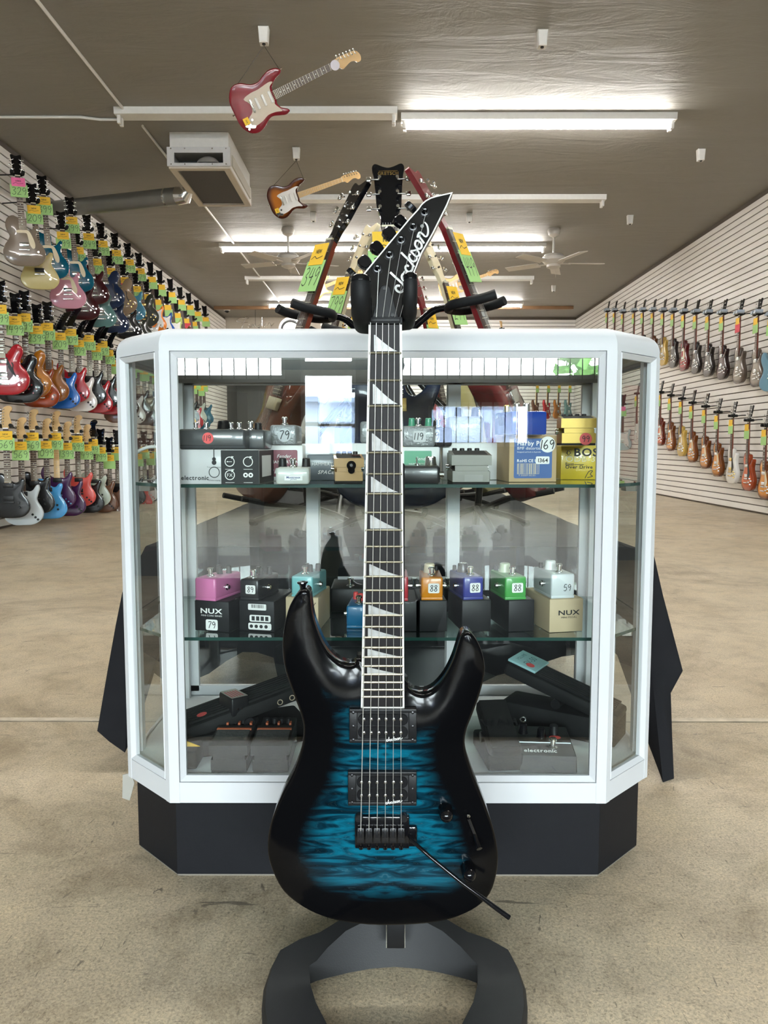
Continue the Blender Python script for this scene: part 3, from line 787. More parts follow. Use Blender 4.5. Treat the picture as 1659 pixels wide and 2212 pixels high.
GUARD = {
 'strat': [(-.06, .10), (-.02, .125), (.03, .12), (.06, .075), (.10, .06), (.118, .10), (.11, .16), (.092, .21), (.096, .27), (.108, .31), (.09, .305), (.05, .283), (.03, .29), (-.03, .29), (-.06, .30), (-.075, .33), (-.085, .30), (-.075, .22), (-.075, .16)],
 'single': [(.035, .13), (.06, .135), (.085, .17), (.088, .20), (.055, .27), (.033, .315), (.03, .26)],
 'jet': [(-.045, .300), (.03, .305), (.06, .28), (.088, .2), (.085, .155), (.065, .15), (.045, .19), (.035, .26), (.02, .28), (-.045, .278)],
}
FHOLE = [(.072, .275), (.082, .268), (.088, .25), (.083, .22), (.09, .19), (.102, .165), (.112, .165), (.115, .175), (.122, .17), (.118, .152), (.104, .148), (.088, .165), (.078, .195), (.076, .225), (.078, .25), (.072, .26)]
TAGS = {'y': YELLOW, 'p': PINK}
TAGG = {'g': GREEN, 'r': RED_C}

def wall_guitar(M, body, color, alpha=1.0, head='open', headm=None, neckm=None, board=None, inlay='dot', pick='hum', guard=None, guardm=None, hard=None, near=True, label='', group='', knobs=None, roll=0):
    headm = headm or BLACK_GL; neckm = neckm or MAHOG; board = board or ROSEW; hard = hard or CHROME
    t = empty('electric_guitar', M=M); tag(t, label, 'guitar', group)
    inst(g_body(body), 'body', t, (*color, alpha))
    inst(g_neck(neckm), 'neck', t); fb = inst(g_board(board, inlay), 'fretboard', t)
    if near: inst(g_frets(), 'frets', fb)['kind'] = 'stuff'
    if near: inst(g_inlays(inlay), 'inlays', fb)['kind'] = 'stuff'
    hd = inst(g_head(head, headm), 'headstock', t)
    tm = BLACK_PL if (head == 'point') else CHROME
    if near:
        for x, z, s_ in TUN[head]:
            inst(g_tuner(head, s_, tm), 'tuner', hd, None, Matrix.Translation((x, 0, z)))
    yb = .0 if body in ('single', 'hollow') else .006
    zb = BOT + .135
    if guard:
        inst(g_guard(guard, GUARD[guard], guardm or CREAM, yb + .003), 'pickguard', t)
    if body == 'hollow':
        for sx in (1, -1):
            def fh(sx=sx):
                b = MB(); P = [(sx * x, z + BOT) for x, z in FHOLE]
                if sx < 0: P.reverse()
                b.flat(P, -.0022); return b.mesh('sound_hole', INK, 0)
            inst(cached('fhole%d' % sx, fh), 'sound_hole', t)
    if pick == 'hum':
        for z in (zb + .035, zb + .145): inst(g_box('pickup', (0, yb - .002, 0), (.072, .012, .036), hard), 'pickup', t, None, Matrix.Translation((0, 0, z)))
    elif pick == 'humblack':
        for z in (zb + .035, zb + .145): inst(g_box('pickup', (0, yb - .002, 0), (.080, .012, .038), BLACK_PL), 'pickup', t, None, Matrix.Translation((0, 0, z)))
    elif pick == 'sss':
        for z in (zb + .04, zb + .09, zb + .14): inst(g_box('pickup', (0, yb - .004, 0), (.075, .010, .017), WHITE_M, .004), 'pickup', t, None, Matrix.Translation((0, 0, z)))
    elif pick == 'jr':
        inst(g_box('pickup', (0, yb - .002, 0), (.075, .012, .036), CHROME), 'pickup', t, None, Matrix.Translation((0, 0, zb + .045)))
        if guard is None: inst(g_box('pickup', (0, yb - .002, 0), (.07, .012, .036), hard), 'pickup', t, None, Matrix.Translation((0, 0, zb + .135)))
    inst(g_box('bridge', (0, yb - .004, 0), (.085, .012, .014), hard), 'bridge', t, None, Matrix.Translation((0, 0, zb)))
    if body in ('single', 'hollow'): inst(g_box('tailpiece', (0, yb - .005, 0), (.10, .012, .012), hard), 'tailpiece', t, None, Matrix.Translation((0, 0, zb - .045)))
    kn = knobs or {'single': [(.075, .10), (.10, .14), (.115, .075), (.13, .115)], 'hollow': [(.09, .12), (.115, .155), (.125, .085), (.15, .12)], 'double': [(.075, .095), (.098, .07), (.118, .05)], 'tele': [(.08, .13), (.085, .09)]}[body]
    km = BLACK_PL if hard is BLACK_PL or head == 'point' else (GOLD if hard is GOLD else CHROME)
    for x, z in kn: inst(g_knob(km), 'knob', t, None, Matrix.Translation((x, yb + .006, z + BOT)))
    return t
def price_tag(M, price, label, head='y', body='g', ink=True, group='price tags on the wall guitars', sc=1.0, side=1):
    t = empty('price_tag', M=M); tag(t, label, 'price tag', group)
    def fy():
        b = MB(); b.prism([(-.055 * sc, -.095 * sc), (.055 * sc, -.095 * sc), (.055 * sc, -.022 * sc), (-.055 * sc, -.022 * sc)], -.016, -.0152); return b.mesh('header_card', TAGS[head], 0)
    def fg():
        b = MB(); b.prism([(-.07 * sc, -.185 * sc), (.07 * sc, -.185 * sc), (.07 * sc, -.08 * sc), (-.07 * sc, -.08 * sc)], -.0148, -.014); return b.mesh('price_card', TAGG[body], 0)
    a = inst(cached('hc%s%.2f' % (head, sc), fy), 'header_card', t); g = inst(cached('pc%s%.2f' % (body, sc), fg), 'price_card', t)
    if ink:
        def fl():
            b = MB(); b.text('NEW' if head == 'y' else 'USED', 0, -.055 * sc, .018 * sc, -.0165, True, 'c'); b.ribbon([(-.045 * sc, -.075 * sc), (-.02 * sc, -.065 * sc), (.0, -.073 * sc), (.04 * sc, -.066 * sc)], .0025 * sc, -.0165); return b.mesh('header_print', INK, 0)
        inst(cached('hp%s%.2f' % (head, sc), fl), 'header_print', a)
        if price:
            b = MB(); b.hand(price, 0, -.165 * sc, .062 * sc, -.0153, .0035 * sc); b.build('price_writing', INK, g, 0)
    return t
def hanger(M, wall_pt, label, group, wide=False):
    """arm from the wall to a padded yoke under the headstock"""
    t = empty('guitar_hanger', M=M); tag(t, label, 'hanger', group)
    Mi = M.inverted(); w = Mi @ Vector(wall_pt)
    def yk():
        b = MB(); r = .016
        b.tube([(0, .045, .022), (-.03, .04, .022), (-.043, .02, .022), (-.045, -.03, .026)], [r * .7, r, r, r], 8); b.tube([(0, .045, .022), (.03, .04, .022), (.043, .02, .022), (.045, -.03, .026)], [r * .7, r, r, r], 8)
        return b.mesh('yoke', RUBBER, 60)
    inst(cached('yoke', yk), 'yoke', t)
    if wide:
        def pd():
            b = MB()
            for sx in (-1, 1): b.prism([(p.x * sx if sx > 0 else p.x, p.y) for p in catmull([(-.03, 0), (.0, -.012), (.035, .0), (.03, .03), (.0, .022)], 3)], -.05, .03, .003); b.M = Matrix.Translation((.09, 0, 0))
            return b.mesh('yoke_flap', mat('blue_grey_flap', (.36, .42, .50), .4), 40)
        inst(cached('flap', pd), 'yoke_flap', t, None, Matrix.Translation((-.045, 0, .03)))
    b = MB(); b.tube([w, (w.x * .5, w.y * .5 + .02, w.z * .6 + .01), (0, .045, .022)], .006, 8); b.build('arm', BLACK_PL, t)
    return t
def ordn(i): return '%d%s' % (i, 'th' if 10 < i % 100 < 14 else {1: 'st', 2: 'nd', 3: 'rd'}.get(i % 10, 'th'))

C = dict(champ=(.21, .165, .125), cream=(.54, .46, .20), teal=(.0, .085, .145), pink=(.60, .28, .36), burg=(.045, .006, .008), sea=(.10, .22, .22), navy=(.010, .022, .065), black=(.006, .006, .007), tan=(.26, .18, .11), aqua=(.05, .22, .34), olive=(.035, .038, .028),
         orange=(.72, .20, .015), blue=(.01, .07, .30), white=(.74, .73, .70), lime=(.40, .48, .16), redc=(.36, .010, .018), red=(.42, .012, .02), amber=(.62, .22, .008), cherry=(.55, .085, .012), honey=(.36, .125, .015), brightblue=(.01, .13, .52), silver=(.50, .55, .58),
         sky=(.07, .33, .68), purple=(.05, .008, .06), coral=(.66, .09, .075), grey=(.065, .058, .052), walnut=(.14, .06, .03), mint=(.45, .52, .45), goldtop=(.50, .33, .07), pelham=(.14, .27, .36), yellow=(.80, .50, .02), hotpink=(.75, .03, .16), iceblue=(.40, .56, .58), greyburst=(.22, .17, .13), silverburst=(.22, .185, .14))
def rowz(p, rot, roll=0):
    return Matrix.Translation(p) @ Matrix.Rotation(rot, 4, 'Z') @ Matrix.Rotation(roll, 4, 'Y')
HL = .185   # headstock length above the nut
def left_row(rows, rowname, X, rot, roll, tagside=1):
    rows = sorted(rows, key=lambda r_: r_[0])
    for i, r_ in enumerate(rows):
        Y, zt, body, colr, price, desc, kw = r_
        kw = dict(kw); tk = kw.pop('tag', 'yg'); near = Y < 10.6
        M = rowz((X, Y, zt - HL), rot, roll)
        wall_guitar(M, body, C[colr], near=near, label='%s, %s from the front in left wall %s row' % (desc, ordn(i + 1), rowname), group='guitars in the left wall %s row' % rowname, **kw)
        price_tag(M, price, '%s price tag of the %s guitar from front, left wall %s row' % ({'yg': 'yellow-headed green', 'yr': 'yellow-headed red', 'pg': 'pink-headed green'}[tk], ordn(i + 1), rowname), tk[0], tk[1], ink=near)
        hanger(M, (XL, Y + .1, zt - HL + .03), 'black hanger holding the %s guitar from front, left wall %s row' % (ordn(i + 1), rowname), 'guitar hangers on the left wall')
XG = -3.22
def yz(u, v): p = at_x(u, v, XG); return p.y, p.z
JR = dict(guard='jet', pick='jr', headm=BLACK_GL, knobs=[(.115, .31), (.11, .12)])
def mk(lst):
    out = []
    for u, v, body, colr, price, desc, kw in lst:
        Y, Z = yz(u, v); out.append((Y, Z, body, colr, price, desc, kw))
    return out
BI = dict(hard=CHROME)
left_row(mk([
 (36, 332, 'single', 'champ', '329', 'champagne single-cut guitar with cream pickguard', dict(JR, tag='pg')),
 (70, 394, 'tele', 'cream', '209', 'pale cream gloss single-cut guitar', dict(pick='humblack', headm=BLACK_GL)),
 (92, 377, 'single', 'teal', '399', 'teal single-cut guitar with cream pickguard', JR),
 (133, 455, 'single', 'pink', '399', 'pink single-cut guitar with cream pickguard', JR),
 (152, 424, 'single', 'teal', '399', 'teal single-cut guitar with cream pickguard', JR),
 (166, 490, 'single', 'burg', '349', 'dark burgundy single-cut guitar', BI),
 (189, 462, 'single', 'burg', '349', 'dark wine single-cut guitar', BI),
 (206, 518, 'single', 'sea', '579', 'sea green single-cut guitar', BI),
 (219, 480, 'hollow', 'navy', '599', 'navy double-cut guitar with clear guard', BI),
 (236, 540, 'single', 'navy', '349', 'navy blue single-cut guitar', BI),
 (249, 502, 'hollow', 'tan', '699', 'tan brown double-cut guitar', dict(hard=GOLD)),
 (266, 562, 'single', 'black', '', 'black single-cut guitar with red tag', dict(tag='yr')),
 (277, 524, 'double', 'aqua', '799', 'metallic aqua double-cut guitar', dict(pick='sss')),
 (293, 583, 'single', 'olive', '719', 'dark olive single-cut guitar', BI),
 (301, 545, 'hollow', 'olive', '779', 'dark green double-cut guitar', dict(hard=GOLD)),
 (317, 602, 'single', 'white', '789', 'white single-cut guitar', BI),
 (326, 565, 'double', 'orange', '789', 'orange double-cut guitar with white guard', dict(guard='strat', guardm=WHITE_M, pick='sss')),
 (338, 615, 'double', 'black', '719', 'black double-cut guitar with white guard', dict(guard='strat', guardm=WHITE_M, pick='sss')),
 (346, 583, 'double', 'blue', '789', 'bright blue double-cut guitar with white guard', dict(guard='strat', guardm=WHITE_M, pick='sss')),
 (360, 628, 'double', 'white', '299', 'white double-cut guitar', dict(pick='sss')),
 (369, 601, 'double', 'lime', '799', 'lime green double-cut guitar with white guard', dict(guard='strat', guardm=WHITE_M, pick='sss')),
 (381, 647, 'double', 'orange', '199', 'orange burst double-cut guitar', dict(alpha=.4, pick='sss')),
 (390, 619, 'single', 'honey', '799', 'honey burst single-cut guitar', dict(alpha=.2)),
 (400, 660, 'double', 'cherry', '', 'cherry double-cut guitar with red tag', dict(tag='yr', alpha=.4)),
 (409, 632, 'single', 'cherry', '799', 'cherry burst single-cut guitar', dict(alpha=.3)),
 (417, 668, 'double', 'white', '799', 'white double-cut guitar', dict(pick='sss')),
 (426, 647, 'single', 'honey', '779', 'brown burst single-cut guitar', dict(alpha=.3)),
 (443, 660, 'hollow', 'black', '749', 'black double-cut guitar', {}),
]), 'top', XG, R(27), R(-3))
PT = dict(head='point', pick='humblack', hard=BLACK_PL, neckm=MAHOG)
ml = [
 (-3, 604, 'hollow', 'redc', '1499', 'cherry red semi-hollow guitar', dict(guard='single', guardm=BLACK_PL, inlay='block')),
 (30, 631, 'hollow', 'black', '1499', 'black semi-hollow guitar with chrome knobs', dict(guard='single', guardm=BLACK_PL, inlay='block')),
 (50, 626, 'hollow', 'amber', '1499', 'amber burst semi-hollow guitar', dict(alpha=.5, guard='single', guardm=BLACK_PL, inlay='block')),
 (77, 655, 'single', 'cherry', '2399', 'cherry burst single-cut guitar', dict(alpha=.4, inlay='block')),
 (100, 650, 'single', 'honey', '399', 'honey brown single-cut guitar', dict(alpha=.6)),
 (128, 673, 'double', 'brightblue', '209', 'bright blue double-cut guitar', PT),
 (151, 666, 'double', 'red', '209', 'red double-cut guitar', PT),
 (168, 691, 'double', 'white', '209', 'white double-cut guitar', PT),
 (190, 682, 'double', 'black', '349', 'black double-cut guitar with matte finish', PT),
 (205, 705, 'double', 'red', '349', 'red double-cut guitar', PT),
 (220, 697, 'double', 'black', '369', 'black double-cut guitar', PT),
 (233, 717, 'double', 'redc', '369', 'dark red double-cut guitar', PT),
]
left_far = [('walnut', 'brown'), ('black', 'black'), ('white', 'white'), ('black', 'black'), ('black', 'dark'), ('white', 'white'), ('navy', 'navy'), ('teal', 'deep blue'), ('teal', 'deep blue'), ('honey', 'amber'), ('purple', 'purple'), ('hotpink', 'hot pink'), ('yellow', 'yellow'), ('black', 'black'), ('red', 'red'), ('mint', 'pale'), ('teal', 'blue'), ('teal', 'blue')]
rows = mk(ml); Y0 = max(r_[0] for r_ in rows); kz = [r_ for r_ in rows if r_[0] == Y0][0][1]
for i, (c_, d_) in enumerate(left_far):
    rows.append((Y0 + .26 * (i + 1), kz - (.09 if i % 2 == 0 else 0), 'double', c_, '', d_ + ' double-cut guitar', PT))
left_row(rows, 'middle', XG, R(14), 0)
MN = dict(head='six', headm=MAPLE, neckm=MAPLE, pick='humblack', hard=BLACK_PL)
bl = [
 (10, 878, 'tele', 'black', '569', 'black single-cut guitar with pale headstock', dict(MN)),
 (42, 903, 'double', 'silver', '569', 'silver grey double-cut guitar', MN),
 (68, 885, 'tele', 'black', '569', 'black single-cut guitar with pale headstock', MN),
 (97, 905, 'tele', 'sky', '1099', 'sky blue single-cut guitar', MN),
 (118, 889, 'double', 'purple', '1199', 'dark purple double-cut guitar', dict(MN, board=MAPLE, hard=CHROME)),
 (142, 912, 'double', 'purple', '1399', 'plum double-cut guitar', MN),
 (165, 898, 'double', 'coral', '1599', 'coral red double-cut guitar', MN),
 (185, 918, 'double', 'black', '1499', 'black double-cut guitar', MN),
 (199, 908, 'tele', 'mint', '1149', 'pale mint single-cut guitar', dict(MN, headm=BLACK_GL)),
 (216, 926, 'double', 'walnut', '799', 'brown wood double-cut guitar', dict(MN, headm=BLACK_GL, head='open')),
]
rows = mk(bl); Y0 = max(r_[0] for r_ in rows); kz = [r_ for r_ in rows if r_[0] == Y0][0][1]
for i, (c_, d_) in enumerate([('walnut', 'brown wood'), ('black', 'black'), ('olive', 'dark'), ('black', 'black'), ('coral', 'coral'), ('white', 'white'), ('black', 'black'), ('navy', 'navy'), ('red', 'red'), ('black', 'black'), ('white', 'white'), ('black', 'black')]):
    rows.append((Y0 + .26 * (i + 1), kz - (.09 if i % 2 == 0 else 0), 'double', c_, '', d_ + ' double-cut guitar', dict(head='open', pick='humblack')))
left_row(rows, 'bottom', XG, R(12), 0)

XGR = 4.03
def right_row(lst, rowname, wide):
    rows = []
    for u, v, body, colr, desc, kw in lst:
        p = at_x(u, v, XGR); rows.append((p.y, p.z, body, colr, desc, kw))
    rows.sort(key=lambda r_: r_[0])
    for i, (Y, Z, body, colr, desc, kw) in enumerate(rows):
        kw = dict(kw); tk = kw.pop('tag', 'yg'); rt = kw.pop('rot', R(-94))
        M = rowz((XGR, Y, Z - HL), rt)
        wall_guitar(M, body, C[colr], near=Y < 10.2, label='%s, %s from the front in right wall %s row' % (desc, ordn(i + 1), rowname), group='guitars in the right wall %s row' % rowname, **kw)
        price_tag(M, '', '%s price tag of the %s guitar from front, right wall %s row' % ({'yg': 'yellow-headed green', 'yr': 'yellow-headed red', 'pg': 'pink-headed green'}[tk], ordn(i + 1), rowname), tk[0], tk[1], ink=False)
        hanger(M, (XR, Y - .02, Z - HL + .03), '%s holding the %s guitar from front, right wall %s row' % ('flap-topped hanger' if wide else 'black hanger', ordn(i + 1), rowname), 'guitar hangers on the right wall', wide)
GB = dict(alpha=.15, inlay='block')
right_row([
 (1672, 646, 'double', 'pelham', 'pale blue double-cut guitar', dict(head='open', rot=R(-70), pick='sss')),
 (1637, 645, 'single', 'silverburst', 'grey burst single-cut guitar', dict(alpha=.25)),
 (1598, 647, 'single', 'silverburst', 'silver burst single-cut guitar with red tag', dict(alpha=.3, tag='yr')),
 (1562, 647, 'single', 'burg', 'dark red-sided single-cut guitar', GB), (1531, 648, 'single', 'grey', 'dark grey single-cut guitar', GB), (1504, 648, 'single', 'grey', 'dark grey single-cut guitar', GB),
 (1478, 648, 'single', 'redc', 'dark red single-cut guitar with cream guard', dict(alpha=.15, guard='single')), (1455, 647, 'single', 'grey', 'charcoal single-cut guitar', GB), (1433, 647, 'single', 'goldtop', 'gold-top single-cut guitar', dict(guard='single')),
 (1411, 647, 'single', 'honey', 'brown single-cut guitar', GB), (1389, 648, 'single', 'black', 'black single-cut guitar', GB), (1370, 650, 'single', 'cherry', 'cherry single-cut guitar', GB),
 (1346, 653, 'double', 'walnut', 'brown double-cut guitar', {}), (1328, 651, 'double', 'black', 'black double-cut guitar', {}), (1312, 652, 'double', 'walnut', 'brown double-cut guitar', {})], 'upper', True)
SB = dict(alpha=.1, guard='single', inlay='block')
right_row([
 (1692, 897, 'single', 'amber', 'amber burst single-cut guitar', SB),
 (1655, 886, 'single', 'amber', 'dark-rimmed amber burst single-cut guitar', SB), (1618, 876, 'single', 'cherry', 'cherry burst single-cut guitar with black guard', dict(alpha=.4, guard='single', guardm=BLACK_PL)),
 (1583, 868, 'single', 'white', 'white single-cut guitar with gold parts', dict(hard=GOLD, guard='single', guardm=BLACK_PL)), (1551, 861, 'single', 'amber', 'amber burst single-cut guitar', SB),
 (1524, 850, 'single', 'amber', 'amber burst single-cut guitar', SB), (1496, 843, 'single', 'amber', 'amber burst single-cut guitar', SB), (1473, 835, 'single', 'goldtop', 'gold-top single-cut guitar', dict(guard='single')),
 (1449, 829, 'single', 'amber', 'amber burst single-cut guitar', SB), (1427, 823, 'single', 'cherry', 'cherry burst single-cut guitar', SB), (1376, 828, 'double', 'white', 'cream double-cut guitar', dict(head='six')),
 (1346, 852, 'double', 'iceblue', 'ice blue double-cut guitar with pink tag', dict(tag='pg', rot=R(-35), guard='strat', guardm=WHITE_M, pick='sss')), (1268, 838, 'double', 'redc', 'red double-cut guitar', dict(rot=R(-60)))], 'lower', False)

# guitars on the back wall, far away
k = 0
for u, v, colr, body, desc in ((742, 688, 'goldtop', 'double', 'golden'), (761, 690, 'goldtop', 'double', 'yellow-bodied'), (1083, 695, 'honey', 'double', 'light brown'), (1158, 812, 'walnut', 'double', 'brown'), (1182, 812, 'redc', 'double', 'dark red'), (1205, 812, 'honey', 'double', 'honey'), (1228, 812, 'sea', 'double', 'green')):
    p = at(u, v, YB - .1); k += 1; M = rowz((p.x, p.y - .12, p.z - HL), R(50))
    wall_guitar(M, body, C[colr], near=False, label='%s guitar hanging on the far back wall, %s from its left' % (desc, ordn(k)), group='guitars on the back wall', headm=MAPLE, neckm=MAPLE)
    hanger(M, (p.x, YB, p.z - HL + .03), 'small dark hanger of the %s guitar from the left, far back wall' % ordn(k), 'hangers on the back wall')
    price_tag(M, '', 'small green tag of the %s guitar from the left, far back wall' % ordn(k), ink=False)
# ------------------------------------------------------------------ glass display case
CX = .003; HWF, HWB, Y0C, YCH, YBK = .385, .495, 1.31, 1.42, 1.78
Z_RIM, Z_TOP = CAM_H + .157, CAM_H + .197
Z_DECK = CAM_H - .587; Z_AL = CAM_H - .632
PLAN = [(CX - HWF, Y0C), (CX + HWF, Y0C), (CX + HWB, YCH), (CX + HWB, YBK), (CX - HWB, YBK), (CX - HWB, YCH)]
case = empty('display_case', (0, 0, 0)); tag(case, 'glass display case with aluminium frame, cut front corners and black plinth, full of pedals', 'display case')
b = MB(); sweep_loop(b, PLAN, [(-.012, Z_RIM), (0, Z_RIM), (.0, Z_RIM + .010), (-.001, Z_RIM + .016), (-.004, Z_RIM + .024), (-.009, Z_RIM + .031), (-.016, Z_RIM + .036), (-.026, Z_TOP), (-.05, Z_TOP), (-.05, Z_TOP - .008), (-.012, Z_RIM + .006)], True)
rim = b.build('top_rim', ALU, case, 30)
for sx in (-1, 1):
    b = MB(); b.lathe([(.012, 0), (.012, .016), (.006, .026)], (CX + sx * (HWB - .010), YCH + .016, Z_RIM + .002), (0, 0, 1), 12); b.build('corner_cap', mat('dark_chrome_cap' + str(sx), (.25, .25, .24), .2, metal=1), rim)
b = MB(); P = offset_loop([Vector(p) for p in PLAN], .04); b.add([(p.x, p.y, z) for z in (Z_RIM + .004, Z_TOP - .004) for p in P], [tuple(range(6))[::-1], tuple(range(6, 12))] + [(i, (i + 1) % 6, 6 + (i + 1) % 6, 6 + i) for i in range(6)]); b = MB(); b.add([(p.x, p.y, Z_TOP - .009) for p in P], [tuple(range(6))]); b.build('top_glass', GLASS, case, 0)
b = MB(); b.box((CX, YBK - .03, Z_RIM - .006), (2 * HWB - .04, .04, .028)); b.build('back_door_track', mat('dark_bronze_track', (.10, .09, .08), .4, metal=.5), case, 0)
# bottom rail, deck and plinth
b = MB(); sweep_loop(b, PLAN, [(-.02, Z_AL), (0, Z_AL), (0, Z_DECK - .008), (-.02, Z_DECK - .008)], True); b.build('bottom_rail', ALU, case, 20)
b = MB(); P = offset_loop([Vector(p) for p in PLAN], .012); b.add([(p.x, p.y, z) for z in (Z_DECK - .02, Z_DECK) for p in P], [tuple(range(6))[::-1], tuple(range(6, 12))] + [(i, (i + 1) % 6, 6 + (i + 1) % 6, 6 + i) for i in range(6)]); b.build('deck_board', mat('pale_grey_deck', (.62, .64, .66), .4), case, 0)
b = MB(); P = offset_loop([Vector(p) for p in PLAN], .014); b.add([(p.x, p.y, z) for z in (0.004, Z_AL) for p in P], [tuple(range(6))[::-1], tuple(range(6, 12))] + [(i, (i + 1) % 6, 6 + (i + 1) % 6, 6 + i) for i in range(6)])
b.build('plinth', mat('black_laminate', (.009, .0095, .012), .5, spec=.15, var=.1, vscale=60, bump=.08, bscale=500), case, 0)
b = MB(); sweep_loop(b, [tuple(p) for p in offset_loop([Vector(p) for p in PLAN], .016)], [(0, 0), (0, .006)]); b.build('plinth_foot', mat('pale_edge_strip', (.20, .18, .15), .7), case, 0)
# posts and framed glass panes
def post(x, y, ang, w=.018, d=.014):
    b = MB(); b.M = Matrix.Translation((x, y, 0)) @ Matrix.Rotation(ang, 4, 'Z'); b.box((0, d / 2, (Z_AL + Z_RIM) / 2), (w, d, Z_RIM - Z_AL)); return b.build('post', ALU, case, 0)
def pane(p0, p1, name, bead=.024, margin=.017, glass=True):
    p0, p1 = Vector(p0), Vector(p1); L_ = (p1 - p0).length; ang = math.atan2(p1.y - p0.y, p1.x - p0.x)
    M = Matrix.Translation((p0.x, p0.y, 0)) @ Matrix.Rotation(ang, 4, 'Z')
    zb, zt = Z_DECK - .008, Z_RIM
    m = margin
    for x in (m / 2, L_ - m / 2):
        b = MB(); b.M = M; b.box((x, .0052, (Z_AL + zt) / 2), (m, .012, zt - Z_AL)); b.build('post', ALU, case, 0)
    # mitred bead with a sloping face
    b = MB(); b.M = M; o = [(m + .0006, zb + .0006), (L_ - m - .0006, zb + .0006), (L_ - m - .0006, zt - .0006), (m + .0006, zt - .0006)]; bt = bead
    i_ = [(m + bead, zb + bt), (L_ - m - bead, zb + bt), (L_ - m - bead, zt - bt), (m + bead, zt - bt)]; k_ = [(x + (bead * .18 if q in (0, 3) else -bead * .18), z + (bt * .18 if q < 2 else -bt * .18)) for q, (x, z) in enumerate(o)]
    vs = [(x, .002, z) for x, z in o] + [(x, -.0015, z) for x, z in k_] + [(x, .005, z) for x, z in i_] + [(x, .012, z) for x, z in i_]
    fs = []
    for q in range(3):
        for i in range(4): j = (i + 1) % 4; fs.append((q * 4 + i, q * 4 + j, q * 4 + 4 + j, q * 4 + 4 + i))
    b.add(vs, fs); fr = b.build('pane_frame', ALU, case, 0)
    if glass:
        b = MB(); b.M = M; b.rect(m + bead * .9, zb + bt * .9, L_ - m - bead * .9, zt - bt * .9, .0075); b.build('glass_pane', GLASS, fr, 0)
for i in range(6):
    if i == 3: continue
    nm = ['front', 'right', 'right_side', '', 'left_side', 'left'][i]
    pane(PLAN[i], PLAN[(i + 1) % 6], nm, *((.0115, .0172) if i in (0,) else (.0105, .0125)))
# back: sliding glass doors with aluminium stiles, shelf standards
for x0, x1, yy in ((-.47, -.155, .0), (-.185, .165, -.016), (.135, .47, .0)):
    d = MB()
    for x in (x0 + .014, x1 - .014): d.box((CX + x, YBK - .012 + yy, (Z_DECK + Z_RIM) / 2), (.028, .012, Z_RIM - Z_DECK - .02))
    for z in (Z_DECK + .012, Z_RIM - .012): d.box((CX + (x0 + x1) / 2, YBK - .012 + yy, z), (x1 - x0, .012, .022))
    dd = d.build('sliding_door', ALU, case, 0)
    g = MB(); g.rect(CX + x0 + .028, Z_DECK + .023, CX + x1 - .028, Z_RIM - .023, YBK - .012 + yy); g.build('door_glass', GLASS, dd, 0)
for x in (-.47, .47):
    b = MB(); b.box((CX + x, YBK - .035, (Z_DECK + Z_RIM) / 2), (.022, .014, Z_RIM - Z_DECK)); b.build('shelf_standard', ALU, case, 0)
for sx in (-1, 1):
    b = MB(); b.box((CX + sx * (HWB - .018), YCH + .02, (Z_DECK + Z_RIM) / 2), (.014, .018, Z_RIM - Z_DECK)); b.build('shelf_standard', ALU, case, 0)
b = MB(); b.cyl((CX + .15, YBK - .035, CAM_H + .05), (CX + .15, YBK - .02, CAM_H + .05), .008, n=12); b.build('door_lock', CHROME, case)
# glass shelves
SH1, SH2 = CAM_H - .070, CAM_H - .345
EDGE = mat('glass_edge_green', (.015, .055, .045), .15, spec=.6)
for z in (SH1, SH2):
    P = [(CX - .39, Y0C + .045), (CX + .39, Y0C + .045), (CX + .47, YCH + .012), (CX + .47, YBK - .05), (CX - .47, YBK - .05), (CX - .47, YCH + .012)]
    b = MB(); b.add([(x, y, z) for x, y in P], [tuple(range(6))]); b.add([(x, y, z - .006) for x, y in P], [tuple(range(6))]); s_ = b.build('glass_shelf', GLASS_GR, case, 0)
    b = MB(); b.add([(x, y, q) for q in (z - .006, z) for x, y in P], [(i, (i + 1) % 6, 6 + (i + 1) % 6, 6 + i) for i in range(6)]); b.build('shelf_edge', EDGE, s_, 0)
    for sx in (-1, 1):
        b = MB(); b.box((CX + sx * .455, YCH + .03, z - .012), (.02, .03, .010)); b.build('shelf_bracket', CHROME, s_)
# scrap of clear tape hanging at the left end of the rail
b = MB(); p = at(270, 1680, YCH + .005); b.M = Matrix.Translation(p); b.prism([(-.006, -.04), (.008, -.045), (.018, -.01), (.012, .01), (-.004, .006)], -.001, .001); o = b.build('tape_scrap', mat('clear_tape', (.34, .33, .30), .15, spec=.8), None, 0); tag(o, 'scrap of shiny clear tape at the lower left corner of the display case', 'tape')
# ------------------------------------------------------------------ the blue guitar in front
LEAN = R(1.0)
N0 = at(832, 700, .99)
GM = Matrix.Translation(N0) @ Matrix.Rotation(LEAN, 4, 'X')
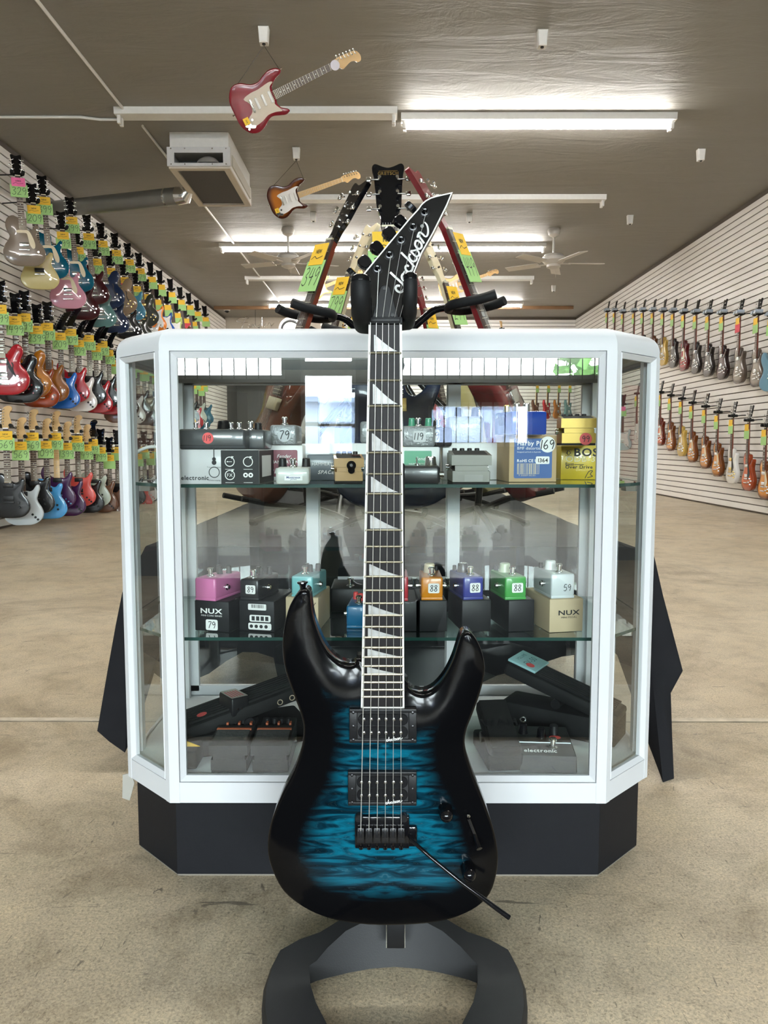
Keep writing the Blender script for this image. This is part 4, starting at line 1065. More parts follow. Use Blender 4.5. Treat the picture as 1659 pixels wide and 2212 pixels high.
# leaning: local -Z goes down and slightly towards the viewer
GMi = GM.inverted(); _o = GMi @ CAMP
def G(u, v, y=0.0):
    """pixel of the photograph on the guitar's own plane (local x, z) at local depth y"""
    d = GMi.to_3x3() @ ray(u, v); t = (y - _o.y) / d.y; p = _o + d * t; return Vector((p.x, p.z))
hero = empty('electric_guitar', M=GM); tag(hero, 'black and quilted blue burst guitar with pointed headstock on the stand before the case', 'guitar')
def quilt_mat():
    m = bpy.data.materials.new('quilted_blue_burst'); m.use_nodes = True; nt = m.node_tree; b = nt.nodes['Principled BSDF']; L = nt.links.new
    tc = nt.nodes.new('ShaderNodeTexCoord'); a = nt.nodes.new('ShaderNodeAttribute'); a.attribute_name = 'edge'
    # bookmatched figure: mirror about the centre seam
    sx = nt.nodes.new('ShaderNodeSeparateXYZ'); L(tc.outputs['Object'], sx.inputs[0])
    ab = nt.nodes.new('ShaderNodeMath'); ab.operation = 'ABSOLUTE'; L(sx.outputs['X'], ab.inputs[0])
    cb = nt.nodes.new('ShaderNodeCombineXYZ'); L(ab.outputs[0], cb.inputs[0]); L(sx.outputs['Z'], cb.inputs[2])
    mp = nt.nodes.new('ShaderNodeMapping'); mp.inputs['Scale'].default_value = (12, 1, 62); L(cb.outputs[0], mp.inputs[0])
    w1 = nt.nodes.new('ShaderNodeTexNoise'); w1.inputs['Scale'].default_value = 1.05; w1.inputs['Detail'].default_value = 3; w1.inputs['Roughness'].default_value = .5; w1.inputs['Distortion'].default_value = 1.5; L(mp.outputs[0], w1.inputs['Vector'])
    r1 = nt.nodes.new('ShaderNodeValToRGB'); e = r1.color_ramp.elements
    e[0].position = .36; e[0].color = (.001, .009, .015, 1); e[1].position = .66; e[1].color = (.003, .115, .18, 1)
    q = e.new(.455); q.color = (.002, .028, .048, 1); q = e.new(.51); q.color = (.003, .056, .09, 1); q = e.new(.57); q.color = (.003, .086, .136, 1)
    L(w1.outputs['Fac'], r1.inputs[0])
    # thin pale lines along the figure
    w2 = nt.nodes.new('ShaderNodeMath'); w2.operation = 'PINGPONG'; w2.inputs[1].default_value = .085; L(w1.outputs['Fac'], w2.inputs[0])
    r2 = nt.nodes.new('ShaderNodeMapRange'); r2.inputs[1].default_value = .006; r2.inputs[2].default_value = 0.0; r2.inputs[3].default_value = 0; r2.inputs[4].default_value = .22; L(w2.outputs[0], r2.inputs[0])
    mx1 = nt.nodes.new('ShaderNodeMix'); mx1.data_type = 'RGBA'; L(r2.outputs[0], mx1.inputs[0]); L(r1.outputs[0], mx1.inputs[6]); mx1.inputs[7].default_value = (.10, .19, .22, 1)
    # burst: black rim, soft irregular transition
    nz = nt.nodes.new('ShaderNodeTexNoise'); nz.inputs['Scale'].default_value = 14; L(tc.outputs['Object'], nz.inputs['Vector'])
    ad = nt.nodes.new('ShaderNodeMath'); ad.operation = 'MULTIPLY_ADD'; ad.inputs[1].default_value = .16; L(nz.outputs['Fac'], ad.inputs[0]); L(a.outputs['Fac'], ad.inputs[2])
    mr = nt.nodes.new('ShaderNodeMapRange'); mr.interpolation_type = 'SMOOTHSTEP'; mr.inputs[1].default_value = .48; mr.inputs[2].default_value = .92; L(ad.outputs[0], mr.inputs[0])
    mx = nt.nodes.new('ShaderNodeMix'); mx.data_type = 'RGBA'; L(mr.outputs[0], mx.inputs[0]); mx.inputs[6].default_value = (.0025, .0025, .003, 1); L(mx1.outputs[2], mx.inputs[7])
    L(mx.outputs[2], b.inputs['Base Color']); b.inputs['Roughness'].default_value = .12; b.inputs['Coat Weight'].default_value = 0.0; b.inputs['Specular IOR Level'].default_value = .18
    return m
BPX = [(820, 2003), (898, 2001), (948, 1995), (992, 1983), (1033, 1962), (1060, 1934), (1073, 1895), (1077, 1858), (1073, 1820), (1062, 1778), (1046, 1733), (1030, 1694), (1015, 1652), (1007, 1622), (1005, 1600), (1010, 1576), (1022, 1545), (1038, 1500), (1048, 1458), (1047, 1430), (1039, 1402), (1026, 1378), (1012, 1368), (999, 1374),
       (991, 1396), (980, 1430), (962, 1466), (940, 1492), (918, 1503), (898, 1500), (882, 1488), (873, 1470),
       (779, 1425), (768, 1437), (752, 1441), (730, 1433), (706, 1409), (688, 1375), (675, 1336), (670, 1303), (667, 1281), (655, 1275), (642, 1284), (625, 1310), (614, 1350), (609, 1395), (613, 1440), (624, 1478), (638, 1516), (650, 1550), (655, 1580), (650, 1618), (634, 1668), (610, 1715), (592, 1757), (580, 1798), (577, 1838), (583, 1872), (600, 1912), (620, 1938), (655, 1964), (698, 1984), (750, 1997)]
bo = [G(u, v, .008) for u, v in BPX]
hb = catmull([(p.x, p.y) for p in bo], 3)
body = inst(body_mesh('body', hb, .010, .040, [quilt_mat()], r=.004, arch=.008, step=.011, ew=.095, reach=.06), 'body', hero)
def hz(k): return fret_z(k, .648)
# white rim line between the top and the sides at the lower right bout and horn
# neck, fretboard, binding
pn0, pn1 = G(796.5, 700), G(868, 700); ph0, ph1 = G(779.5, 1530), G(873.5, 1530)
zH = ph0.y
def nx(z, side):
    a, c = (pn0, ph0) if side < 0 else (pn1, ph1); return a.x + (c.x - a.x) * (z - a.y) / (c.y - a.y)
b = MB(); vs = []; fs = []; prof = [(0, 0), (.08, .55), (.25, .9), (.5, 1), (.75, .9), (.92, .55), (1, 0)]
for z, d in ((.004, .017), (-.30, .019), (hz(17), .020), (zH, .024)):
    x0, x1 = nx(z, -1), nx(z, 1); vs += [(x0 + (x1 - x0) * q, .004 + d * w, z) for q, w in prof]
for q in range(3):
    for i in range(7): fs.append((q * 7 + i, q * 7 + (i + 1) % 7, q * 7 + 7 + (i + 1) % 7, q * 7 + 7 + i))
fs += [tuple(range(7)), tuple(range(21, 28))]; b.add(vs, fs); b.build('neck', BLACK_GL, hero)
b = MB(); zt = -.001
def slab(b, i0, z0, z1, y0, y1):
    q = [(nx(z0, -1) + i0, z0), (nx(z0, 1) - i0, z0), (nx(z1, 1) - i0, z1), (nx(z1, -1) + i0, z1)]; q.reverse(); b.prism(q, y0, y1)
slab(b, .0028, zt, zH + .0028, -.0015, .004); board = b.build('fretboard', EBONY, hero, 0)
b = MB()
for sd in (-1, 1):
    q = [(nx(zt, sd), zt), (nx(zH, sd), zH), (nx(zH, sd) - sd * .0023, zH), (nx(zt, sd) - sd * .0023, zt)]
    if sd > 0: q.reverse()
    b.prism(q, -.0017, .004)
b.prism([(nx(zH, -1), zH), (nx(zH, 1), zH), (nx(zH, 1), zH + .0023), (nx(zH, -1), zH + .0023)], -.0017, .004); b.build('binding', mat('white_binding', (.80, .79, .74), .35), board, 0)
for k in range(1, 25):
    z = hz(k); x0, x1 = nx(z, -1) + .001, nx(z, 1) - .001; f_ = MB(); f_.cyl((x0, -.0016, z), (x1, -.0016, z), .0016, n=8); f_.build('fret', NICKEL, board)
for k in (1, 3, 5, 7, 9, 12, 15, 17, 19, 21):
    z1, z0 = hz(k - 1) if k > 1 else -.010, hz(k); hgt = z1 - z0; xl, xr = nx(z0, -1) + .0075, nx(z0, 1) - .006
    top = z0 + hgt * .86; bot = z0 + hgt * .09; P = [(xl, bot), (xr, bot)]
    for q in range(1, 9):
        t = q / 8; x = xr + (xl + .0015 - xr) * t; P.append((x, bot + (top - bot) * (t ** 1.35 * .75 + .25 * t)))
    P.append((xl, top)); s_ = MB(); s_.prism(P, -.0018, -.0014); s_.build('sharkfin_inlay', PEARL, board, 0)
b = MB(); b.box(((pn0.x + pn1.x) / 2, -.001, .004), (pn1.x - pn0.x + .002, .008, .0085), .001); b.box(((pn0.x + pn1.x) / 2, -.0055, .004), (pn1.x - pn0.x - .004, .003, .005), .001); b.build('locking_nut', mat('graphite', (.012, .012, .013), .5, spec=.3), hero)
# headstock tilted back
HT = R(8); HM = Matrix.Translation((0, .002, .009)) @ Matrix.Rotation(-HT, 4, 'X')
HMw = GM @ HM; HMi = HMw.inverted(); _oh = HMi @ CAMP
def Hd(u, v, y=0.0):
    d = HMi.to_3x3() @ ray(u, v); t = (y - _oh.y) / d.y; p = _oh + d * t; return Vector((p.x, p.z))
head = empty('headstock', parent=hero); head.matrix_local = HM
bpy.data.objects.remove(head)
HPX = [(868, 694), (869, 680), (874, 660), (880, 640), (896, 587), (912, 546), (935, 506), (966, 444), (978, 415), (943, 423), (930, 427), (919, 433), (910, 441), (903, 451), (883, 473), (777, 601), (771, 614), (773, 630), (782, 648), (791, 664), (795, 680), (796, 694)]
HP = [Hd(u, v) for u, v in HPX]; 
def hset(o): o.matrix_local = HM; return o
b = MB(); b.prism([(p.x, p.y) for p in HP], 0, .014, .0006); hs = hset(b.build('headstock', BLACK_GL, hero, 20))
b = MB(); ip = offset_loop([Vector(p) for p in HP], .0016); n_ = len(HP)
for i in range(2, n_ - 3):
    if 16 <= i: continue
    j = i + 1; b.add([(HP[i].x, -.0004, HP[i].y), (HP[j].x, -.0004, HP[j].y), (ip[j].x, -.0004, ip[j].y), (ip[i].x, -.0004, ip[i].y)], [(0, 1, 2, 3)])
    b.add([(HP[i].x, -.0004, HP[i].y), (HP[j].x, -.0004, HP[j].y), (HP[j].x, .006, HP[j].y), (HP[i].x, .006, HP[i].y)], [(3, 2, 1, 0)])
b.build('binding', MATS['white_binding'], hs, 0)
b = MB(); q = [Hd(u, v) for u, v in [(812, 692), (812, 672), (826, 620), (838, 620), (858, 668), (866, 692)]]; q.reverse()
q2 = [Hd(u, v) for u, v in [(803, 689), (822, 622), (828, 617), (836, 617), (842, 622), (860, 686)]]; b.prism([(p.x, p.y) for p in reversed(q2)], -.0022, .0, .0006); cv = b.build('truss_cover', mat('cover_black', (.006, .006, .007), .35, spec=.25), hs)
for u, v in ((831, 625), (848, 682), (812, 682)):
    p = Hd(u, v); b = MB(); b.cyl((p.x, -.0035, p.y), (p.x, -.002, p.y), .0022, n=10); b.build('screw', mat('black_chrome%d' % u, (.05, .05, .05), .3, metal=.8), cv)
# machine heads
BCH = mat('black_chrome', (.055, .055, .058), .28, metal=.8)
POSTS = [(790, 609), (815, 581), (841, 551), (866, 519), (892, 491), (917, 459)]
BUT = [(764, 592), (789, 568), (815, 537), (842, 506), (866, 480), (889, 449)]
for i, ((u, v), (bu, bv)) in enumerate(zip(POSTS, BUT)):
    p = Hd(u, v); q = Hd(bu, bv, .020); t = MB()
    t.lathe([(.0068, 0), (.0068, .0012), (.0052, .0022), (.0046, .0024)], (p.x, 0, p.y), (0, -1, 0), 20)
    tn = t.build('machine_head', BCH, hs)
    t = MB(); t.lathe([(.0036, .002), (.0034, .009), (.0027, .0102), (.0030, .011), (.0026, .0135), (.0010, .014)], (p.x, 0, p.y), (0, -1, 0), 16); t.build('string_post', BLACK_GL, tn)
    d = (Vector((q.x, q.y)) - Vector((p.x, p.y))); dn = d.normalized()
    t = MB(); t.cyl((p.x, .020, p.y), (q.x, .020, q.y), .0025, n=8); t.box((p.x, .019, p.y), (.012, .009, .012), .002); t.build('shaft', BCH, tn)
    t = MB(); t.M = Matrix.Translation((q.x, .020, q.y)) @ Matrix.Rotation(-math.atan2(dn.y, dn.x), 4, 'Y') @ Matrix.Rotation(R((75, 8, 20, 14, 25, 80)[i]), 4, 'X')
    P = catmull([(-.0065, -.0055), (.0035, -.0085), (.0085, -.006), (.0095, 0), (.0085, .006), (.0035, .0085), (-.0065, .0055)], 3); t.prism([(p_.x, p_.y) for p_ in P], -.0035, .0035, .0012); t.build('button', BLACK_GL, tn)
# script on the headstock: strokes traced in their own frame
SCRIPT = [([(222, 1058), (330, 1160), (430, 1250), (505, 1330), (515, 1410), (450, 1478), (370, 1452), (338, 1392), (368, 1342), (430, 1348)], 56, False),
          ([(600, 1112), (535, 1072), (478, 1112), (468, 1175), (505, 1232), (570, 1225), (605, 1170)], 50, False), ([(508, 1040), (565, 1085), (615, 1140), (668, 1160)], 46, False),
          ([(612, 940), (578, 912), (545, 945), (555, 1005), (605, 1050), (668, 1030), (695, 975), (700, 930)], 50, False),
          ([(452, 640), (530, 720), (615, 800), (680, 880), (728, 948)], 52, False), ([(655, 672), (620, 712), (655, 795), (715, 830), (770, 805), (788, 748)], 46, False),
          ([(650, 608), (720, 602), (775, 585)], 42, False), ([(650, 615), (705, 668), (765, 722), (822, 705), (832, 655), (800, 600), (775, 560)], 46, False),
          ([(752, 425), (775, 395), (828, 402), (878, 455), (886, 525), (842, 566), (785, 540), (748, 480), (752, 425)], 50, False),
          ([(798, 330), (815, 262), (850, 322), (895, 385), (938, 450)], 48, False), ([(815, 300), (822, 240), (858, 218), (905, 252), (948, 300)], 46, False),
          ([(930, 285), (975, 308), (1012, 265), (1022, 175), (1000, 70), (945, 0)], 48, True)]
def h6(x, y): return Hd(820 + x * .10247, 480 + y * .10247)
b = MB(); sc6 = (h6(1000, 800) - h6(900, 800)).length / 100
for pts, w, tp in SCRIPT: b.ribbon([h6(x, y) for x, y in pts], w * sc6 * .84, -.0007, 6, True, tp)
p = h6(897, 86); b.disc(p.x, p.y, 34 * sc6, -.0007, 20, 26 * sc6); b.text('R', p.x, p.y - 14 * sc6, 38 * sc6, -.0007, True, 'c')
lg = b.build('script_logo', INKW, hs, 0)
b = MB()
for pts, w, tp in SCRIPT:
    q = pts[1:-1] if len(pts) > 4 else pts
    b.ribbon([h6(x + 8, y - 8) for x, y in q], 4 * sc6, -.0010, 6)
b.build('inline', INK, lg, 0)
# the same script small and level for the pickups
def script_small(mb, x, z, width, y):
    ux, uz = .533, -.846
    pp = []
    for pts, w, tp in SCRIPT:
        pp.append(([((px - 340) * ux + (py - 1440) * uz, (px - 340) * -.846 + (py - 1440) * -.533) for px, py in pts], w, tp))
    mxx = max(q[0] for P, _, _ in pp for q in P); s_ = width / mxx
    for P, w, tp in pp: mb.ribbon([(x + a * s_, z + c * s_) for a, c in P], w * s_ * 1.1, y, 4, True, tp)
# pickups
SX_N = [800.5, 813, 826.5, 839.5, 852, 863.5]
PKM = mat('film_covered_bobbin', (.010, .010, .011), .25, coat=.25, spec=.35, bump=.25, bscale=55)
for (u0, v0, u1, v1), (ry1, ry2), xs in (((755, 1530, 900, 1603), (1554, 1583), [786, 802, 818.5, 834, 850.5, 866]), ((752, 1665, 900, 1738), (1690, 1718.5), [781, 798, 815, 832.5, 850, 867])):
    a, c = G(u0, v1, -.002), G(u1, v0, -.002); cx, cz = (a.x + c.x) / 2, (a.y + c.y) / 2; w, h = c.x - a.x, c.y - a.y
    r_ = MB()
    for sg in (-1, 1):
        r_.box((cx, .0, cz + sg * (h / 2 - h * .055)), (w, .012, h * .11), .001); r_.box((cx + sg * (w / 2 - w * .06), 0, cz), (w * .12, .0118, h * .8), .001)
    ring = r_.build('pickup_ring', BLACK_PL, hero)
    m_ = MB(); m_.box((cx, .002, cz), (w * .78, .010, h * .80), .0); m_.build('pickup_base', BLACK_MAT, ring, 0)
    m_ = MB()
    for sg in (-1, 1):
        P = []; ww, hh, rr = w * .37, h * .175, h * .165
        for ccx, ccz, a0 in ((ww - rr, hh - rr, 0), (-ww + rr, hh - rr, 90), (-ww + rr, -hh + rr, 180), (ww - rr, -hh + rr, 270)):
            for k in range(5): an = R(a0 + 22.5 * k); P.append((cx + ccx + rr * math.cos(an), cz + sg * h * .185 + ccz + rr * math.sin(an)))
        m_.prism(P, -.0055, 0, .001)
    m_.build('bobbin', PKM, ring, 40)
    for ry in (ry1, ry2):
        for x in xs:
            p = G(x, ry, -.006); s_ = MB(); s_.lathe([(.0020, .0052), (.0020, .0066), (.0011, .0071)], (p.x, 0, p.y), (0, -1, 0), 12); s_.build('pole_piece', CHROME, ring)
    for sg in (-1, 1):
        for tz in (-.8, 0, .8):
            s_ = MB(); s_.lathe([(.0018, .006), (.0018, .0068), (.0006, .0072)], (cx + sg * w * .44, 0, cz + tz * h / 2), (0, -1, 0), 10); s_.build('screw', BCH, ring)
    l_ = MB(); script_small(l_, cx + w * .05, cz - h * .40, w * .24, -.0062); l_.build('script_logo', INKW, ring, 0)
# tremolo bridge
a, c = G(767, 1828, .0), G(884, 1760, .0); bridge = MB(); bridge.box(((a.x + c.x) / 2, -.001, (a.y + c.y) / 2), (c.x - a.x, .010, c.y - a.y), .0015)
e0, e1 = G(880, 1826, .0), G(901, 1782, .0); bridge.box(((e0.x + e1.x) / 2, -.001, (e0.y + e1.y) / 2), (e1.x - e0.x, .009, e1.y - e0.y), .003); br = bridge.build('bridge', BLACK_GL, hero)
for u, v in ((776, 1766), (872, 1766)):
    p = G(u, v, -.003); s_ = MB(); s_.lathe([(.0055, -.004), (.0055, .004), (.004, .0055)], (p.x, -.003, p.y), (0, -1, 0), 16); s_.build('pivot_stud', BCH, br)
SXB = [779.5, 797, 814.5, 832, 849, 866.5]
for i, x in enumerate(SXB):
    p = G(x, 1800, -.006); q0, q1 = G(x, 1784, -.006), G(x, 1826, -.004); s_ = MB(); s_.M = Matrix.Translation((0, -.003, 0)); zc_ = (q0.y + q1.y) / 2 + .004
    s_.box((p.x, -.005, zc_), (.0098, .010, .021), .001); s_.box((p.x - .003, -.0105, zc_ + .004), (.0028, .003, .012), .0005); s_.box((p.x + .003, -.0105, zc_ + .004), (.0028, .003, .012), .0005); sd = s_.build('saddle', BCH, br)
    s_ = MB(); s_.M = Matrix.Translation((0, -.003, 0)); s_.cyl((p.x, -.004, zc_ - .010), (p.x, -.003, q1.y - .002), .0016, n=8); s_.cyl((p.x, -.003, q1.y - .004), (p.x, -.003, q1.y), .003, n=10); s_.build('intonation_screw', BLACK_GL, sd)
    for dx in (-.003, .003):
        s_ = MB(); s_.M = Matrix.Translation((0, -.003, 0)); s_.cyl((p.x + dx, -.0125, zc_ + .006), (p.x + dx, -.0115, zc_ + .006), .0010, n=8); s_.build('height_screw', CHROME, sd)
pts = [G(u, v, y) for u, v, y in ((884, 1809, -.010), (893, 1817, -.014), (930, 1850, -.022), (962, 1878, -.03), (1000, 1909, -.035), (1040, 1938, -.038), (1072, 1962, -.040), (1100, 1982, -.041))]
b = MB(); ys = (-.006, -.016, -.024, -.030, -.035, -.038, -.040, -.041); b.tube([(p.x, y, p.y) for p, y in zip(pts, ys)], [.0024, .0026, .0026, .0026, .0027, .0029, .0032, .0034], 12); b.build('tremolo_arm', BLACK_GL, br, 60)
# strings
GAUGE = [.00125, .00105, .0009, .00062, .00052, .00045]
for i in range(6):
    un = SX_N[i]; p0 = G(un, 697, -.005); p1 = G(SXB[i], 1790, -.012); s_ = MB()
    h = Hd(*POSTS[i]); hp = HM @ Vector((h.x + .002, -.0065, h.y - .001))
    s_.tube([hp, (p0.x, -.0045, .006), (p0.x, -.0045, .002), (p1.x, -.0145, p1.y), (p1.x, -.009, p1.y - .008)], max(GAUGE[i] * .5, .00034) , 6); s_.build('string', STEEL, hero, 60)
# knobs, selector, strap buttons, output jack
for u, v in ((962, 1750), (1011, 1876)):
    p = G(u, v, .0); k_ = MB(); k_.lathe([(.0100, -.004), (.0100, .0), (.0092, .016), (.0080, .0195), (.0055, .0225), (.002, .0235)], (p.x, 0, p.y), (0, -1, .0), 24); k_.build('knob', BLACK_GL, hero, 50)
p = G(1018, 1792, 0); q = G(1034, 1826, -.008); s_ = MB(); s_.M = Matrix.Identity(4); s_.tube([(G(1012, 1768).x, -.001, G(1012, 1768).y), (q.x, -.001, q.y)], .0022, 6); sl = s_.build('selector_slot', BCH, hero)
s_ = MB(); s_.tube([(p.x + .004, -.001, p.y - .006), (q.x, -.017, q.y - .0)], [.0022, .0042], 10); s_.build('selector_tip', BLACK_GL, sl)
p = G(1012, 1761); s_ = MB(); s_.lathe([(.0022, 0), (.0022, .002), (.001, .003)], (p.x, -.001, p.y), (0, -1, 0), 10); s_.build('screw', CHROME, hero)
p = G(656, 1262, .03); s_ = MB(); s_.lathe([(.0045, -.012), (.0040, .004), (.0046, .007), (.0075, .010), (.0072, .0115), (.003, .012)], (p.x - .001, .03, p.y - .008), (-.05, 0, 1), 18); s_.build('strap_button', BLACK_GL, hero)

# ------------------------------------------------------------------ its stand
STAND_GREY = mat('charcoal_stand_plastic', (.025, .0255, .027), .55, spec=.3, var=.08, vscale=40, bump=.12, bscale=700)
base_c = at_z(853, 2110, .03)
stand = empty('guitar_stand', (base_c.x, base_c.y, 0)); tag(stand, 'charcoal guitar stand with wide ring-shaped foot and padded yoke holding the blue guitar', 'guitar stand')
S0 = Vector((base_c.x, base_c.y, 0))
def loop_pts(px, z): return [at_z(u, v, z) - S0 for u, v in px]
ZT = .030
outer = loop_pts([(853, 1992), (790, 1994), (735, 2000), (690, 2010), (645, 2026), (602, 2050), (584, 2085), (569, 2130), (565, 2170), (568, 2212)], ZT)
outer_r = loop_pts([(853, 1992), (915, 1994), (965, 2000), (1012, 2010), (1060, 2026), (1101, 2049), (1120, 2085), (1136, 2130), (1140, 2170), (1135, 2212)], ZT)
inner = loop_pts([(853, 2050), (800, 2054), (755, 2062), (712, 2072), (685, 2079), (668, 2086), (670, 2125), (682, 2165), (706, 2212), (735, 2250)], ZT)
inner_r = loop_pts([(853, 2050), (905, 2054), (950, 2062), (990, 2071), (1012, 2077), (1031, 2084), (1032, 2125), (1022, 2165), (998, 2212), (970, 2250)], ZT)
yf_ = outer[-1].y
front_o = [Vector((-.178, yf_ - .03, ZT)), Vector((-.155, yf_ - .08, ZT)), Vector((-.10, yf_ - .12, ZT)), Vector((0, yf_ - .135, ZT)), Vector((.10, yf_ - .12, ZT)), Vector((.158, yf_ - .08, ZT)), Vector((.184, yf_ - .03, ZT))]
front_i = [Vector((-.055, yf_ - .06, ZT)), Vector((-.035, yf_ - .072, ZT)), Vector((-.018, yf_ - .078, ZT)), Vector((0, yf_ - .08, ZT)), Vector((.018, yf_ - .078, ZT)), Vector((.035, yf_ - .072, ZT)), Vector((.055, yf_ - .06, ZT))]
OL = outer[::1] + front_o + outer_r[:0:-1]; IL = inner + front_i + inner_r[:0:-1]
nL = len(OL); rise = lambda i, P: max(0.0, 1 - (P.x / .115) ** 2) if P.y > -.02 else 0.0
vs = []; fs = []
for P in OL: vs.append((P.x, P.y, 0.002))
for P in OL: vs.append((P.x, P.y, ZT - .006 + .022 * rise(0, P)))
for i, P in enumerate(OL): Q = IL[i]; vs.append((P.x + (Q.x - P.x) * .06, P.y + (Q.y - P.y) * .06, ZT + .028 * rise(0, P)))
for i, Q in enumerate(IL): P = OL[i]; k_ = .55 * rise(0, Q); vs.append((Q.x + (P.x - Q.x) * k_, Q.y + (P.y - Q.y) * k_, ZT + .030 * rise(0, Q)))
for Q in IL: vs.append((Q.x, Q.y, .002))
for q in range(4):
    for i in range(nL): j = (i + 1) % nL; fs.append((q * nL + i, q * nL + j, q * nL + nL + j, q * nL + nL + i))
for i in range(nL): j = (i + 1) % nL; fs.append((4 * nL + i, 4 * nL + j, j, i))
b = MB(); b.add(vs, fs); b.build('ring_foot', STAND_GREY, stand, 40)
pc = at(853, 2020, .99 + .10) - S0
b = MB(); b.box((pc.x, pc.y, .40), (.026, .022, .70), .003); pole = b.build('pole', BLACK_PL, stand)
yk = at(832, 660, .99 + .05) - S0
b = MB(); b.tube([(pc.x, pc.y, .74), (pc.x * .5 + yk.x * .5, pc.y - .002, .85), (yk.x, yk.y + .035, yk.z)], .011, 12); b.build('neck_tube', BLACK_PL, stand)
b = MB(); c0, c1 = at(834, 2036, 1.075) - S0, at(875, 2003, 1.075) - S0; b.box(((c0.x + c1.x) / 2, c0.y, (c0.z + c1.z) / 2 + .01), (c1.x - c0.x, .02, .05), .002); b.build('pole_clip', BLACK_PL, stand)
b = MB()
for q in (c0.x + .0005, c1.x - .0005): b.box((q, c0.y - .010, (c0.z + c1.z) / 2 + .01), (.0012, .001, .046))
b.build('clip_edge', CHROME, stand, 0)
FOAM = mat('yoke_foam', (.008, .0083, .009), .6, spec=.25, bump=.1, bscale=900)
for (u0, u1, vt, vb, sg) in ((757, 801, 606, 684, -1), (871, 902, 602, 682, 1)):
    rad = (at(u1, 640, .955) - at(u0, 640, .955)).x / 2; top = at((u0 + u1) / 2, vt, .955) - S0; bot = at((u0 + u1) / 2, vb - 12, .955) - S0
    b = MB(); xc, yc = top.x, top.y
    path = [(yk.x + sg * .008, yk.y + .035, bot.z + .004), (xc * .6 + yk.x * .4, yk.y + .03, bot.z), (xc, yk.y + .005, bot.z - .002), (xc, yc + .014, bot.z), (xc, yc + .003, bot.z + .009), (xc, yc, bot.z + .022), (xc, yc, top.z - .004), (xc, yc, top.z)]
    b.tube(path, [.010, rad * .95, rad, rad, rad, rad, rad, rad * .86], 24); b.build('padded_arm', FOAM, stand, 60)
    b = MB(); b.lathe([(rad * .98, -.001), (rad * .98, .003), (rad * .85, .006), (rad * .4, .0075)], (xc, yc, top.z), (0, 0, 1), 24); b.build('arm_cap', BLACK_GL, stand, 50)
# ------------------------------------------------------------------ things in the display case
def pcol(name, c, rough=.35, coat=.2, **k):
    return MATS.get(name) or mat(name, c, rough, coat=coat, **k)
HAMMER = mat('hammertone_grey', (.27, .28, .29), .38, metal=.35, coat=.3, bump=1.0, bscale=190)
def knob_at(parent, x, y, z, r=.006, h=.012, m=None, name='knob'):
    b = MB(); b.lathe([(r * 1.1, 0), (r, h * .2), (r * .9, h * .9), (r * .7, h)], (x, y, z), (0, 0, 1), 14); b.build(name, m or BLACK_PL, parent)
def foot_switch(parent, x, y, z, s=1.0):
    b = MB(); b.lathe([(.0075 * s, 0), (.0075 * s, .002 * s), (.005 * s, .004 * s), (.0042 * s, .004 * s), (.0042 * s, .011 * s), (.006 * s, .0115 * s), (.006 * s, .0145 * s), (.0045 * s, .016 * s)], (x, y, z), (0, 0, 1), 16); b.build('foot_switch', CHROME, parent)
def sticker(parent, x, z, y, w, h, txt, m=None, round_=False, size=None, ink=None, hand=True, name='price_sticker'):
    b = MB()
    if round_: b.disc(x, z, w / 2, y, 24)
    else: b.rrect(x - w / 2, z - h / 2, x + w / 2, z + h / 2, y, min(w, h) * .15)
    st = b.build(name, m or WHITE, parent, 0)
    if txt:
        sz = size or h * .62; b = MB()
        if hand: b.hand(txt, x, z - sz / 2, sz, y - .0004, sz * .11)
        else: b.text(txt, x, z - sz * .36, sz, y - .0004, True, 'c')
        b.build('price_writing', ink or INK, st, 0)
    return st
def front(u0, v0, u1, v1, zs=None, Y=None):
    """front face from its pixel box: stands on height zs, or at depth Y"""
    if Y is None: Y = at_z((u0 + u1) / 2, v1, zs).y
    p0, p1 = at(u0, v1, Y), at(u1, v0, Y)
    return (p0.x + p1.x) / 2, Y, (zs if zs is not None else p0.z), p1.x - p0.x, p1.z - p0.z
def carton(px, zs, depth, m, label, rot=0, group=None, Y=None, bev=.0012):
    x, y, z, w, h = front(*px, zs, Y)
    t = empty('product_box', M=rotz((x, y, z), rot)); tag(t, label, 'box', group)
    b = MB(); b.box((0, depth / 2, h / 2), (w, depth, h), bev); b.build('carton', m, t, 30)
    b = MB(); b.box((0, depth / 2, h + .0004), (w * .96, depth * .96, .0006)); b.build('lid', m, t, 0)
    return t, w, h, depth
def mini_pedal(px, zs, Y, color, label, price=None, rot=0, knobs='three', mname='x', knobm=None, swx=0):
    x, y, z, w, h = front(*px, zs, Y); m = pcol('pedal_paint_' + mname, color); d = .092
    t = empty('mini_pedal', M=rotz((x, y, z), rot)); tag(t, label, 'effects pedal', 'mini effects pedals on the middle shelf')
    b = MB(); b.box((0, d / 2, h * .54), (w, d, h * .92), .004); hs = b.build('housing', m, t, 40)
    b = MB(); b.box((0, d / 2, h * .06), (w * .985, d * .985, h * .12), .001); b.build('base_plate', m, t, 30)
    foot_switch(t, swx, .020, h)
    if knobs == 'three':
        for kx, ky in ((-.011, .066), (.011, .066), (0, .052)): knob_at(t, kx, ky, h, .0052, .014, knobm)
    else:
        knob_at(t, -.002, .058, h, .011, .017, knobm); knob_at(t, -.013, .078, h, .004, .01); knob_at(t, .012, .078, h, .004, .01)
    for sx in (-1, 1):
        b = MB(); b.cyl((sx * w / 2, .035, h * .5), (sx * (w / 2 + .004), .035, h * .5), .0058, n=12); b.cyl((sx * (w / 2 + .003), .035, h * .5), (sx * (w / 2 + .008), .035, h * .5), .004, n=10); b.build('jack', CHROME, t)
    if price: sticker(t, 0.003, h * .52, -.0006, w * .52, h * .42, price)
    return t
